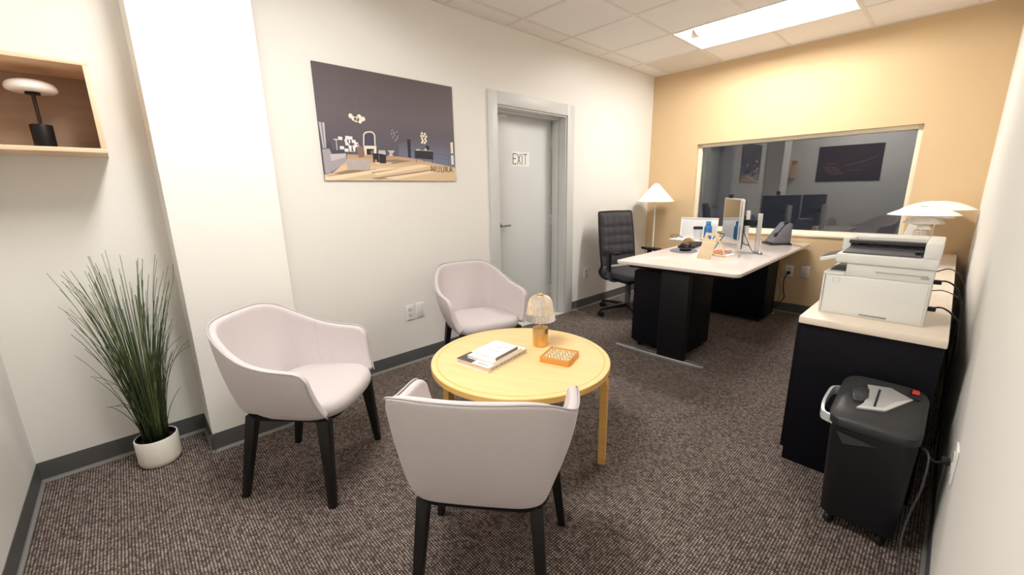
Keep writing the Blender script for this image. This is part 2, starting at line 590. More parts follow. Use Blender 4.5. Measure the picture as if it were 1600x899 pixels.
# ------------------------------------------------------------------ ceiling lights
def make_troffer(label, loc):
    t = thing('ceiling_light', label, 'ceiling light', loc, 0, 'recessed ceiling lights')
    L2, w2 = T - 0.013, T / 2 - 0.013        # half length (x), half width (y)
    ins = 0.085
    h = MB()                                 # housing: flange, end walls, sloping reflectors, top
    h.box(-L2, L2, -w2, w2, 0.096, 0.103)
    h.box(-L2, -L2 + 0.004, -w2, w2, 0.001, 0.096).box(L2 - 0.004, L2, -w2, w2, 0.001, 0.096)
    h.box(-L2, L2, -w2, -w2 + 0.004, 0.001, 0.096).box(-L2, L2, w2 - 0.004, w2, 0.001, 0.096)
    h.build('housing', M_REFL, t)
    for s in (-1, 1):
        r = MB()
        r.rings([[(x, s * (w2 - 0.004), 0.004), (x, s * 0.115, 0.085), (x, s * 0.115, 0.089), (x, s * (w2 - 0.004), 0.009)] for x in (-L2 + 0.004, L2 - 0.004)])
        r.build('reflector', M_REFL, t)
        e_ = MB()
        e_.rings([[(s * (L2 - 0.004), y, 0.004), (s * (L2 - ins), y, 0.062), (s * (L2 - ins), y, 0.068), (s * (L2 - 0.004), y, 0.009)] for y in (-w2 + 0.004, w2 - 0.004)])
        e_.build('end_reflector', M_REFL, t)
        c_ = MB()
        pr = [(s * (L2 - 0.076), 0.115 * math.cos(a), 0.092 - 0.060 * math.sin(a)) for a in [PI * k / 12 for k in range(13)]]
        pr2 = [(p[0] - s * 0.014, p[1], p[2]) for p in pr]
        c_.rings([pr, pr2])
        c_.build('end_cap', mat('lens_end_cap', (205, 203, 200), 0.4), t)
    ln = MB()
    xa = L2 - 0.09
    prs = [[(x, 0.115 * math.cos(a), 0.092 - 0.058 * math.sin(a)) for a in [PI * k / 14 for k in range(15)]] for x in (-xa, xa)]
    ln.rings(prs)
    ln.build('lens', M_LENS, t)
    return t
make_troffer('long lit ceiling light above the white desk, near the tan wall', (GX + 2 * T, GY + 1.5 * T, H))
make_troffer('lit ceiling light over the round table, out of the picture at the top', (GX + 2 * T, GY - 4.5 * T, H))

# ------------------------------------------------------------------ outlets
def outlet(label, loc, rz, kind='duplex', cat='outlet', group=None):
    t = thing('wall_outlet' if kind != 'blank' else 'blank_wall_plate', label, cat, loc, rz, group)
    MB().box(-0.036, 0.036, -0.007, 0, -0.058, 0.058, 0.003).build('cover_plate', M_WHITEPL, t)
    if kind == 'blank':
        MB().box(-0.024, 0.024, -0.0085, -0.006, -0.045, 0.045, 0.001).build('inset_panel', mat('plate_inset', (222, 223, 220), 0.4), t)
    else:
        for z in (-0.021, 0.021):
            r = MB().prism([(x, y) for x, y in rrect(-0.017, 0.017, -0.0145, 0.0145, 0.008)], 0, 0.003, M=Matrix.Translation((0, -0.006, z)) @ Matrix.Rotation(PI / 2, 4, 'X')).build('receptacle', mat('receptacle_white', (214, 214, 211), 0.4), t)
            MB().box(-0.0085, -0.0055, -0.0095, -0.0085, z, z + 0.008).box(0.0055, 0.0085, -0.0095, -0.0085, z, z + 0.008).box(-0.003, 0.003, -0.0095, -0.0085, z - 0.010, z - 0.005).build('slots', M_INK, r)
    return t
outlet('white duplex outlet low on the white wall between the grey chairs', (0, 1.482, 0.408), PI / 2)
outlet('blank white wall plate right of the duplex outlet between the grey chairs', (0, 1.568, 0.412), PI / 2, 'blank', 'wall plate')
outlet('small white outlet low on the white wall right of the grey door', (0, 3.69, 0.395), PI / 2)
outlet('white outlet on the tan wall with a black cord plugged in', (1.650, D, 0.446), 0)
outlet('blank white wall plate on the tan wall beside the outlet', (1.786, D, 0.452), 0, 'blank', 'wall plate')
outlet('white outlet low on the right wall behind the paper shredder', (W, 1.74, 0.46), -PI / 2)

# ------------------------------------------------------------------ posters and EXIT sign
def flat(parent, name, W_, H_, layers, zstep=0.00012, base=0.0006):
    """flat print: each layer (material, [unit polygons]) a hair above the last, in the plane x = right, z = up, facing -y"""
    m = MB()
    mats = []
    for k, (mt, polys) in enumerate(layers):
        if mt not in mats:
            mats.append(mt)
        for p in polys:
            m.poly([(u * W_, -(base + k * zstep), v * H_) for u, v in p], mats.index(mt))
    return m.build(name, mats, parent, smooth=0)
def disc(u, v, r, asp, n=14):
    return [(u + r * math.cos(2 * PI * i / n), v + r * asp * math.sin(2 * PI * i / n)) for i in range(n)]
def rect(u0, u1, v0, v1):
    return [(u0, v0), (u1, v0), (u1, v1), (u0, v1)]

def print_gradient(name, stops, rough=0.35, axis=2, length=0.69, noise=0.0):
    m = mat(name, (60, 58, 64), rough, spec=0.5)
    nt = m.node_tree
    b = nt.nodes['Principled BSDF']
    tc = nt.nodes.new('ShaderNodeTexCoord')
    sp = nt.nodes.new('ShaderNodeSeparateXYZ')
    dv = nt.nodes.new('ShaderNodeMath')
    dv.operation = 'DIVIDE'
    dv.inputs[1].default_value = length
    rp = nt.nodes.new('ShaderNodeValToRGB')
    els = rp.color_ramp.elements
    els[0].position, els[0].color = stops[0][0], srgb(*stops[0][1])
    els[1].position, els[1].color = stops[-1][0], srgb(*stops[-1][1])
    for p, c in stops[1:-1]:
        q = els.new(p)
        q.color = srgb(*c)
    nt.links.new(tc.outputs['Object'], sp.inputs[0])
    nt.links.new(sp.outputs[axis], dv.inputs[0])
    nt.links.new(dv.outputs[0], rp.inputs['Fac'])
    nt.links.new(rp.outputs['Color'], b.inputs['Base Color'])
    return m

PW, PH = 1.0, 0.683
pos = thing('framed_poster', 'large unframed poster of a dark lounge with sunlit floor, left of the door', 'poster', (0.0, 0.962, 1.386), PI / 2)
MB().box(0, PW, -0.012, 0, 0, PH, 0.001).build('mounting_board', mat('poster_board_edge', (70, 66, 66), 0.5), pos)
P_BG = print_gradient('print_dark_room_glare', [(0.0, (88, 87, 98)), (0.35, (93, 89, 99)), (0.6, (104, 96, 102)), (1.0, (94, 87, 90))])  # dark room print, its colours lightened to stand in for glare
P_BLUE = print_gradient('print_blue_wall', [(0.15, (118, 126, 150)), (0.28, (110, 113, 134)), (0.38, (100, 97, 109)), (0.46, (98, 92, 101))])
P_FLOOR = print_gradient('print_oak_floor', [(0.0, (214, 188, 156)), (0.12, (222, 194, 158)), (0.24, (178, 148, 122))])
P_SUN = mat('print_sun_streak', (238, 216, 184), 0.4)
P_SHADE = mat('print_floor_shade', (150, 128, 110), 0.4)
P_SOFA = mat('print_sofa', (166, 160, 166), 0.4)
P_SOFAL = mat('print_sofa_light', (196, 190, 194), 0.4)
P_SOFAD = mat('print_sofa_dark', (74, 76, 92), 0.4)
P_STONE = mat('print_stone', (182, 172, 168), 0.4, var=0.15, vscale=30)
P_LIGHT = mat('print_pale', (232, 222, 208), 0.4)
P_WHITE = mat('print_white', (238, 234, 232), 0.4)
P_DARK = mat('print_dark', (44, 42, 50), 0.4)
P_MID = mat('print_line', (98, 96, 112), 0.4)
P_BROWN = mat('print_brown', (136, 112, 104), 0.4)
P_GLOW = mat('print_globe', (248, 236, 214), 0.4)
asp = PW / PH
layers = [
    (P_BG, [rect(0, 1, 0, 1)]),
    (P_BLUE, [[(0.52, 0.25), (0.624, 0.231), (1.0, 0.146), (1.0, 0.54), (0.958, 0.518), (0.53, 0.372)]]),
    (P_MID, [rect(0.66, 0.664, 0.24, 0.42), rect(0.79, 0.793, 0.2, 0.46), rect(0.935, 0.939, 0.16, 0.5), [(0.62, 0.3), (0.96, 0.27), (0.96, 0.276), (0.62, 0.306)],
             [(0.83, 0.245), (0.93, 0.225), (0.93, 0.23), (0.83, 0.25)], rect(0.83, 0.833, 0.19, 0.3), rect(0.6, 0.603, 0.23, 0.4),
             [(0.0, 0.66), (0.5, 0.51), (0.5, 0.513), (0.0, 0.664)], rect(0.46, 0.4625, 0.25, 0.5), rect(0.2, 0.2025, 0.25, 0.55)]),
    (P_DARK, [[(0.596, 0.416), (0.621, 0.419), (0.616, 0.227), (0.594, 0.229)]]),
    (P_FLOOR, [[(0.0, 0.0), (1.0, 0.0), (1.0, 0.146), (0.622, 0.231), (0.524, 0.241), (0.159, 0.24), (0.145, 0.175), (0.053, 0.066), (0.0, 0.05)]]),
    (P_SHADE, [[(0.31, 0.184), (0.5, 0.212), (0.62, 0.2), (0.47, 0.165)], [(0.05, 0.06), (0.16, 0.1), (0.3, 0.095), (0.16, 0.055)], 
               [(0.02, 0.04), (0.34, 0.11), (0.36, 0.105), (0.05, 0.03)], [(0.3, 0.02), (0.8, 0.125), (0.82, 0.12), (0.36, 0.01)]]),
    (P_SUN, [[(0.007, 0.031), (0.446, 0.129), (0.542, 0.125), (0.05, 0.0), (0.0, 0.0)], [(0.297, 0.077), (0.696, 0.171), (0.78, 0.156), (0.35, 0.051)],
             [(0.40, 0.03), (0.84, 0.115), (0.87, 0.105), (0.48, 0.012)], [(0.33, 0.17), (0.46, 0.178), (0.47, 0.172), (0.36, 0.16)]]),
    (P_SOFAL, [[(0.002, 0.504), (0.016, 0.503), (0.018, 0.283), (0.011, 0.278)], [(0.022, 0.503), (0.036, 0.502), (0.03, 0.286), (0.022, 0.284)]]),
    (P_SOFAD, [[(0.055, 0.271), (0.151, 0.277), (0.149, 0.239), (0.06, 0.233)], [(0.03, 0.30), (0.055, 0.34), (0.07, 0.26), (0.05, 0.26)]]),
    (P_SOFA, [[(0.005, 0.271), (0.049, 0.281), (0.06, 0.233), (0.043, 0.066), (0.007, 0.058)], [(0.045, 0.232), (0.149, 0.246), (0.146, 0.17), (0.048, 0.073)]]),
    (P_SOFAL, [[(0.05, 0.232), (0.149, 0.246), (0.149, 0.212), (0.052, 0.17)]]),
    (P_WHITE, [rect(u - 0.013, u + 0.013, v - 0.014, v + 0.014) for u, v in [(0.123, 0.377), (0.169, 0.388), (0.189, 0.386), (0.162, 0.359), (0.208, 0.357), (0.222, 0.337), (0.165, 0.332), (0.184, 0.305), (0.204, 0.307), (0.156, 0.275), (0.187, 0.277), (0.128, 0.294), (0.172, 0.353), (0.226, 0.323), (0.2, 0.28)]]),
    (P_LIGHT, [[(0.268, 0.327), (0.275, 0.427), (0.286, 0.447), (0.298, 0.456), (0.32, 0.462), (0.341, 0.461), (0.352, 0.447), (0.359, 0.429), (0.356, 0.334)], rect(0.094, 0.098, 0.27, 0.36), rect(0.08, 0.108, 0.36, 0.368)]),
    (P_SOFAD, [[(0.277, 0.327), (0.283, 0.421), (0.292, 0.437), (0.301, 0.444), (0.32, 0.45), (0.338, 0.449), (0.345, 0.438), (0.35, 0.424), (0.347, 0.333)]]),
    (P_LIGHT, [[(0.27, 0.324), (0.36, 0.331), (0.355, 0.242), (0.274, 0.237)]]),
    (P_DARK, [[(0.29, 0.297), (0.34, 0.3), (0.337, 0.244), (0.287, 0.241)]]),
    (P_BROWN, [[(0.221, 0.30), (0.245, 0.325), (0.27, 0.305), (0.268, 0.223), (0.232, 0.21)], [(0.315, 0.28), (0.335, 0.285), (0.335, 0.25), (0.315, 0.25)]]),
    (P_STONE, [[(0.151, 0.19), (0.306, 0.198), (0.303, 0.102), (0.149, 0.094)]]),
    (P_DARK, [[(0.329, 0.258), (0.368, 0.261), (0.372, 0.187), (0.362, 0.17), (0.355, 0.2), (0.34, 0.2), (0.335, 0.165), (0.329, 0.173)], [(0.373, 0.254), (0.425, 0.257), (0.42, 0.168), (0.374, 0.166)]]),
    (P_SOFAL, [[(0.368, 0.261), (0.376, 0.291), (0.421, 0.292), (0.423, 0.25)], [(0.438, 0.293), (0.491, 0.297), (0.484, 0.276), (0.472, 0.268), (0.476, 0.241), (0.441, 0.239), (0.454, 0.267)]]),
    (P_DARK, [[(0.651, 0.309), (0.804, 0.31), (0.8, 0.225), (0.648, 0.236)], rect(0.655, 0.658, 0.19, 0.24), rect(0.79, 0.793, 0.18, 0.23), rect(0.72, 0.723, 0.19, 0.23), disc(0.757, 0.345, 0.017, asp)]),
    (P_LIGHT, [disc(0.684, 0.318, 0.006, asp), disc(0.668, 0.316, 0.006, asp), disc(0.74, 0.325, 0.008, asp), rect(0.655, 0.8, 0.312, 0.315),
               [(0.962, 0.42), (0.985, 0.42), (0.985, 0.30), (0.962, 0.30)], [(0.962, 0.28), (0.985, 0.28), (0.985, 0.18), (0.962, 0.18)]]),
    (P_BROWN, [rect(0.2425, 0.2445, 0.58, 0.76), rect(0.215, 0.275, 0.568, 0.571)]),
    (P_GLOW, [disc(u, v, 0.0145, asp) for u, v in [(0.204, 0.582), (0.221, 0.561), (0.236, 0.552), (0.262, 0.545), (0.26, 0.583), (0.284, 0.567), (0.243, 0.56)]]),
    (P_SOFAL, [[(u, v), (u + 0.004, v), (u + 0.012, v + 0.02), (u + 0.008, v + 0.02)] for u, v in [(0.478, 0.479), (0.512, 0.468), (0.493, 0.436), (0.48, 0.412), (0.516, 0.423), (0.496, 0.384), (0.488, 0.455), (0.508, 0.40), (0.47, 0.445)]]),
    (P_GLOW, [disc(u, v, 0.0085, asp, 10) for u, v in [(0.717, 0.486), (0.741, 0.483), (0.71, 0.459), (0.729, 0.461), (0.751, 0.458), (0.715, 0.434), (0.741, 0.434), (0.721, 0.412), (0.747, 0.412), (0.713, 0.393), (0.735, 0.392)]]),
]
pr = flat(pos, 'printed_picture', PW, PH, layers, base=0.0125)
text_mesh('NUURA', 0.060, 'poster_lettering', M_GOLDINK, pos, (0.872 * PW, -0.0165, 0.122 * PH), (PI / 2, 0, 0), 0.0002, sx=0.85, spacing=1.2)

pos2 = thing('wall_poster', 'dark reddish brown poster on the front wall, seen mirrored in the window glass', 'poster', (1.645, S, 1.386), PI)
MB().box(0, 1.01, -0.012, 0, 0, 0.685, 0.001).build('mounting_board', MATS['poster_board_edge'], pos2)
P_RB = print_gradient('print_red_brown', [(0.0, (52, 44, 46)), (0.4, (70, 50, 50)), (1.0, (58, 44, 48))])
P_RL = mat('print_rose', (158, 120, 112), 0.4)
arc = [(0.06 + 0.5 * k / 10, 0.72 - 0.28 * (k / 10) ** 0.6) for k in range(11)]
flat(pos2, 'printed_picture', 1.01, 0.685, [(P_RB, [rect(0, 1, 0, 1)]),
     (P_RL, [[a, b, (b[0], b[1] - 0.012), (a[0], a[1] - 0.012)] for a, b in zip(arc, arc[1:])] + [rect(0.55 + 0.03 * k, 0.8 + 0.02 * k, 0.2 + 0.05 * k, 0.212 + 0.05 * k) for k in range(5)] + [rect(0.3, 0.5, 0.3, 0.31), rect(0.7, 0.85, 0.5, 0.512)])], base=0.0125)

sg = thing('exit_sign', 'white paper EXIT sign with thin black letters on the grey door', 'sign', (DX, 2.868, 1.597), PI / 2)
MB().box(-0.112, 0.112, -0.0012, 0, -0.064, 0.064).build('paper_sheet', M_PAPER, sg)
def strokes(letters, h, w, gap, t):
    m = MB()
    n = len(letters)
    x = -(n * w + (n - 1) * gap) / 2
    for ch in letters:
        ww = w * (0.12 if ch == 'I' else 1.0)
        if ch == 'I':
            x += w * .12
        segs = {'E': [((0, 0), (0, 1)), ((0, 1), (1, 1)), ((0, .52), (.9, .52)), ((0, 0), (1, 0))], 'X': [((0, 0), (1, 1)), ((0, 1), (1, 0))],
                'I': [((.5, 0), (.5, 1))], 'T': [((.5, 0), (.5, 1)), ((0, 1), (1, 1))]}[ch]
        for p, q in segs:
            a = Vector((x + p[0] * ww, 0, (p[1] - .5) * h))
            c = Vector((x + q[0] * ww, 0, (q[1] - .5) * h))
            dd = (c - a).normalized()
            nn = Vector((-dd.z, 0, dd.x)) * t / 2
            a -= dd * t / 2
            c += dd * t / 2
            m.rings([[(v.x, yy, v.z) for v in (a + nn, c + nn, c - nn, a - nn)] for yy in (-.0012, -.0018)])
        x += ww + gap
        if ch == 'I':
            x += w * .12
    return m
strokes('EXIT', .092, .040, .0165, .0072).build('exit_lettering', M_INK, sg, smooth=0)

# ------------------------------------------------------------------ shell armchairs
def make_armchair(label, loc, rz):
    t = thing('shell_armchair', label, 'chair', loc, rz, 'grey shell armchairs around the round table')
    Tc = [(0, (0, -.288, .792)), (.14, (.088, -.283, .792)), (.27, (.165, -.262, .786)), (.38, (.225, -.218, .762)), (.5, (.270, -.135, .708)), (.62, (.293, -.045, .664)),
          (.74, (.301, .05, .642)), (.86, (.301, .135, .634)), (.95, (.297, .185, .622)), (1, (.291, .206, .590))]
    Bc = [(0, (0, -.176, .398)), (.14, (.075, -.175, .398)), (.27, (.150, -.170, .398)), (.38, (.196, -.142, .398)), (.5, (.208, -.075, .398)), (.62, (.219, .0, .398)),
          (.74, (.227, .08, .398)), (.86, (.233, .16, .398)), (.95, (.237, .215, .402)), (1, (.240, .244, .412))]
    def interp(C, s):
        a = abs(s)
        for i in range(len(C) - 1):
            if a <= C[i + 1][0] + 1e-9:
                break
        p1, p2 = C[i], C[i + 1]
        p0 = C[i - 1] if i > 0 else (-C[1][0], (-C[1][1][0], C[1][1][1], C[1][1][2]))
        p3 = C[i + 2] if i + 2 < len(C) else (2 * p2[0] - p1[0], tuple(2 * y - x for x, y in zip(p1[1], p2[1])))
        h = p2[0] - p1[0]
        u = (a - p1[0]) / h
        m1 = [(b - c) / (p2[0] - p0[0]) * h for b, c in zip(p2[1], p0[1])]
        m2 = [(b - c) / (p3[0] - p1[0]) * h for b, c in zip(p3[1], p1[1])]
        q = [(2 * u ** 3 - 3 * u ** 2 + 1) * A + (u ** 3 - 2 * u ** 2 + u) * m + (-2 * u ** 3 + 3 * u ** 2) * B + (u ** 3 - u ** 2) * n for A, B, m, n in zip(p1[1], p2[1], m1, m2)]
        return Vector((q[0] * (1 if s >= 0 else -1), q[1], q[2]))
    NS, NT = 44, 10
    def surf(s, tt):
        b, p = interp(Bc, s), interp(Tc, s)
        k = math.sin(tt * PI / 2) ** 0.72 * 0.72 + tt * 0.28      # swells outward low down
        return Vector((b.x + (p.x - b.x) * k, b.y + (p.y - b.y) * k, b.z + (p.z - b.z) * tt))
    bm = bmesh.new()
    g = [[bm.verts.new(surf(-1 + 2 * i / NS, j / NT)) for j in range(NT + 1)] for i in range(NS + 1)]
    for i in range(NS):
        for j in range(NT):
            bm.faces.new((g[i][j], g[i][j + 1], g[i + 1][j + 1], g[i + 1][j]))
    bmesh.ops.recalc_face_normals(bm, faces=bm.faces)
    mb = MB()
    mb.bm.free()
    mb.bm = bm
    c0 = bm.faces[:][0] if False else None
    bm.faces.ensure_lookup_table()
    mid = bm.faces[(NS // 2) * NT + NT // 2]
    if mid.normal.y > 0:
        bmesh.ops.reverse_faces(bm, faces=bm.faces)
    sh = mb.build('shell', M_FABRIC, t, smooth=180)
    so = sh.modifiers.new('thickness', 'SOLIDIFY')
    so.thickness = 0.034
    so.offset = -1
    ss = sh.modifiers.new('soft', 'SUBSURF')
    ss.levels = ss.render_levels = 2
    # piping round the rim and down both arm fronts
    pts = [surf(-1, j / NT) for j in range(0, NT)] + [surf(-1 + 2 * i / NS, 1.0) for i in range(NS + 1)] + [surf(1, j / NT) for j in range(NT - 1, -1, -1)]
    pts = [Vector((p.x * 0.994, p.y * 0.994, p.z + (0.0005 if p.z > .55 else 0))) for p in pts]
    MB().tube(pts, 0.0034, 6).build('piping', M_PIPE, t, smooth=180)
    # seat pad
    def ring(k, z, fy=0.0):
        out = []
        N = 40
        for i in range(N):
            a = 2 * PI * i / N
            ca, sa = math.cos(a), math.sin(a)
            n = 2.0 / 3.6
            x = math.copysign(abs(ca) ** n, ca)
            y = math.copysign(abs(sa) ** n, sa)
            wx = 0.226 + 0.012 * y
            yy = (0.055 + y * (0.205 if y > 0 else 0.205)) + (0.022 * (1 - x * x) if y > 0 else 0)
            out.append((x * wx * k, 0.055 + (yy - 0.055) * k + fy, z))
        return out
    s = MB()
    s.rings([ring(.90, .388), ring(.965, .391), ring(1.0, .404), ring(1.008, .424), ring(.99, .443), ring(.95, .455), ring(.86, .463), ring(.6, .469), ring(.25, .471)])
    s.build('seat', M_FABRIC, t, smooth=80)
    f = MB()
    def fring(k, z):
        return [(x * k, .045 + (y - .045) * k, z) for x, y in rrect(-.212, .212, -.160, .252, .085, 8)]
    f.rings([fring(.90, .372), fring(.97, .376), fring(1.0, .384), fring(1.0, .397), fring(.95, .402)])
    f.build('under_frame', M_BLACK, t)
    for sg_ in (-1, 1):
        sp = []
        for j in range(2, NT + 1):
            tt = j / NT
            e1 = surf(sg_ * .60, tt)
            tu = surf(sg_ * .62, tt) - surf(sg_ * .58, tt)
            tv = surf(sg_ * .60, min(1, tt + .02)) - surf(sg_ * .60, max(0, tt - .02))
            nn = tu.cross(tv).normalized()
            if nn.x * sg_ > 0:
                nn = -nn
            sp.append(e1 + nn * .0335)
        MB().tube(sp, .0016, 5).build('seam', M_PIPE, t, smooth=180)
    for sx in (-1, 1):
        fl = MB()
        fl.taper((sx * .203, .206, .390), (.044, .052), (sx * .248, .222, 0.0), (.027, .030), 0.004)
        fl.build('leg', M_LEG, t)
        rl = MB()
        rl.taper((sx * .174, -.124, .390), (.040, .046), (sx * .202, -.200, 0.0), (.027, .030), 0.004)
        rl.build('leg', M_LEG, t)
    return t
def facing(dx, dy):
    return math.atan2(-dx, dy)
CH1 = make_armchair('grey shell armchair beside the white column and the potted grass', (0.794, 0.478, 0), facing(.73, .68))
dup(CH1, 'grey shell armchair seen from behind, in front of the round table', (1.81, 0.745, 0), facing(-.633, .774))
dup(CH1, 'grey shell armchair against the white wall beside the grey door', (0.52, 1.735, 0), facing(.972, -.235))

# ------------------------------------------------------------------ round table and what stands on it
TC = (1.37, 1.33)
TZ = 0.497
TR = 0.437
tb = thing('round_coffee_table', 'round low birch table with bent L legs between the grey armchairs', 'table', (TC[0], TC[1], 0), math.radians(27))
MB().lathe([(0.0, TZ - .03), (TR - .03, TZ - .03), (TR - .003, TZ - .03), (TR, TZ - .027), (TR, TZ - .003), (TR - .003, TZ), (TR - .026, TZ), (0.0, TZ)][1:-1], 96, cap=True).build('tabletop', M_BIRCH, tb)
MB().lathe([(TR - .001, TZ - .0295), (TR + .0012, TZ - .028), (TR + .0012, TZ - .003), (TR - .001, TZ - .0015), (TR - .03, TZ + .0006), (TR - .0305, TZ - .001)], 96, cap=False).build('edge_band', wood('birch_band', (228, 182, 104), (238, 196, 122), (3, 3, 40), 0.35), tb)
for k in range(4):
    a = k * PI / 2
    M = Matrix.Rotation(a, 4, 'Z')
    pr = []
    ro, ri, th = TR - 0.004, 0.20, 0.032
    prof_o = [(ri, TZ - .031)] + [(ro - .055 + .055 * math.sin(x), TZ - .031 - .055 + .055 * math.cos(x)) for x in [PI / 2 * i / 6 for i in range(7)]] + [(ro, 0.0)]
    prof_i = [(ri, TZ - .031 - th * .5)] + [(ro - .055 + (.055 - th) * math.sin(x), TZ - .031 - .055 + (.055 - th) * math.cos(x)) for x in [PI / 2 * i / 6 for i in range(7)]] + [(ro - th, 0.0)]
    ringA = [(r, -.031, z) for r, z in prof_o] + [(r, -.031, z) for r, z in prof_i[::-1]]
    ringB = [(r, .031, z) for r, z in prof_o] + [(r, .031, z) for r, z in prof_i[::-1]]
    lg = MB()
    n = len(prof_o)
    t_ = bmesh.new()
    def vv(p): return t_.verts.new(M @ Vector(p))
    A = [vv(p) for p in ringA]
    B = [vv(p) for p in ringB]
    m_ = len(A)
    for i in range(m_):
        j = (i + 1) % m_
        t_.faces.new((A[i], A[j], B[j], B[i]))
    for i in range(n - 1):
        t_.faces.new((A[i], A[i + 1], A[m_ - 2 - i], A[m_ - 1 - i]))
        t_.faces.new((B[i], B[i + 1], B[m_ - 2 - i], B[m_ - 1 - i]))
    bmesh.ops.recalc_face_normals(t_, faces=t_.faces)
    lg._merge(t_, 0)
    lg.build('leg', M_BIRCH_EDGE, tb, smooth=30)

def book(label, corner, ang, w, l, z, th, cover, spine_mat, block=None, marks=(), spine_marks=0, name='book'):
    """corner: front right corner (spine foot); w runs left from it, l runs away along the spine"""
    t = thing(name, label, 'book', (corner[0], corner[1], z), ang, 'books on the round table')
    MB().box(-w + .003, -.002, .003, l - .003, .002, th - .002).build('page_block', block or M_PAPER, t)
    MB().box(-w, 0, 0, l, 0, .002).build('back_cover', cover, t)
    MB().box(-w, 0, 0, l, th - .002, th).build('front_cover', cover, t)
    MB().box(-.002, .0005, 0, l, 0.0005, th - .0005).build('spine', spine_mat, t)
    if marks:
        m = MB()
        mats = []
        for mt, u0, u1, v0, v1 in marks:
            if mt not in mats: mats.append(mt)
            m.poly([(-w * (1 - u0), l * v0, th + .0004), (-w * (1 - u1), l * v0, th + .0004), (-w * (1 - u1), l * v1, th + .0004), (-w * (1 - u0), l * v1, th + .0004)], mats.index(mt))
        m.build('cover_print', mats, t, smooth=0)
    if spine_marks:
        m = MB()
        r = random.Random(spine_marks)
        y = .02
        while y < l - .03:
            d_ = r.uniform(.006, .016)
            m.poly([(.0009, y, th * .32), (.0009, y + d_, th * .32), (.0009, y + d_, th * .68), (.0009, y, th * .68)])
            y += d_ + r.uniform(.003, .007)
        m.build('spine_print', M_GREYINK, t, smooth=0)
    return t
COVER = mat('book_cover_white', (240, 238, 232), 0.45)
SPN = mat('book_spine_ivory', (226, 218, 204), 0.5)
DKC = mat('book_cover_dark', (86, 80, 78), 0.5)
ba = math.atan2(.034, .200)
book('largest white book with a dark printed corner, at the bottom of the stack', (1.413, 1.088), ba, .203, .298, TZ, .026, COVER, SPN, mat('page_block_cream', (226, 212, 196), 0.8),
     [(DKC, 0, .48, 0, .34), (M_PAPER, .18, .42, .13, .16), (M_GREYINK, .6, .9, .06, .08), (M_GREYINK, .93, .96, .12, .6)], 3)
book('middle white book of the stack, with pale grey lines near its spine', (1.404, 1.122), ba, .160, .226, TZ + .026, .013, COVER, COVER, None,
     [(mat('pale_print', (206, 208, 206), 0.6), .88, .93, .12, .7)])
book('smallest white book with a dark grey spine, on top of the stack', (1.399, 1.146), ba + .02, .127, .172, TZ + .039, .017, mat('book_cover_bright', (248, 248, 248), 0.4), mat('book_spine_grey', (128, 122, 122), 0.5), None,
     [(mat('soft_grey_print', (190, 192, 198), 0.6), a, b, c, d) for a, b, c, d in [(.42, .58, .62, .68), (.2, .3, .72, .76), (.66, .78, .70, .76), (.45, .55, .8, .84), (.22, .32, .34, .40), (.36, .46, .34, .40), (.50, .60, .34, .40), (.64, .76, .34, .40), (.3, .7, .24, .26), (.4, .62, .5, .54)]])

tl = thing('table_lamp', 'small brass table lamp with ribbed glass dome shade on the round table', 'lamp', (1.336, 1.513, TZ))
MB().lathe([(.036, 0), (.040, .002), (.041, .006), (.041, .094), (.039, .099), (.034, .1005), (.012, .1005)], 40).build('base', M_BRASS, tl)
MB().cyl(.0065, .098, .165, seg=16).build('stem', M_BRASS, tl)
NR = 96
def ribbed(r, z, i):
    return r * (1 + (0.022 if (i // 2) % 2 else -0.022))
MB().lathe([(.078, .142), (.0785, .146), (.074, .165), (.069, .195), (.065, .222), (.060, .245), (.050, .262), (.034, .272), (.018, .275)], NR, cap=False, rfun=ribbed).lathe(
    [(.0755, .142), (.0715, .165), (.0665, .195), (.0625, .222), (.0575, .243), (.048, .259), (.033, .269), (.018, .272)], 48, cap=False).build('glass_shade', M_GLASSRIB, tl, smooth=25)
MB().lathe([(.010, .272), (.014, .276), (.014, .281), (.010, .285), (.004, .286)], 24).build('finial', M_BRASS, tl)
MB().lathe([(.006, .165), (.016, .168), (.016, .20), (.012, .205), (.012, .255), (.004, .258)], 20).build('light_module', M_WHITELAC, tl)

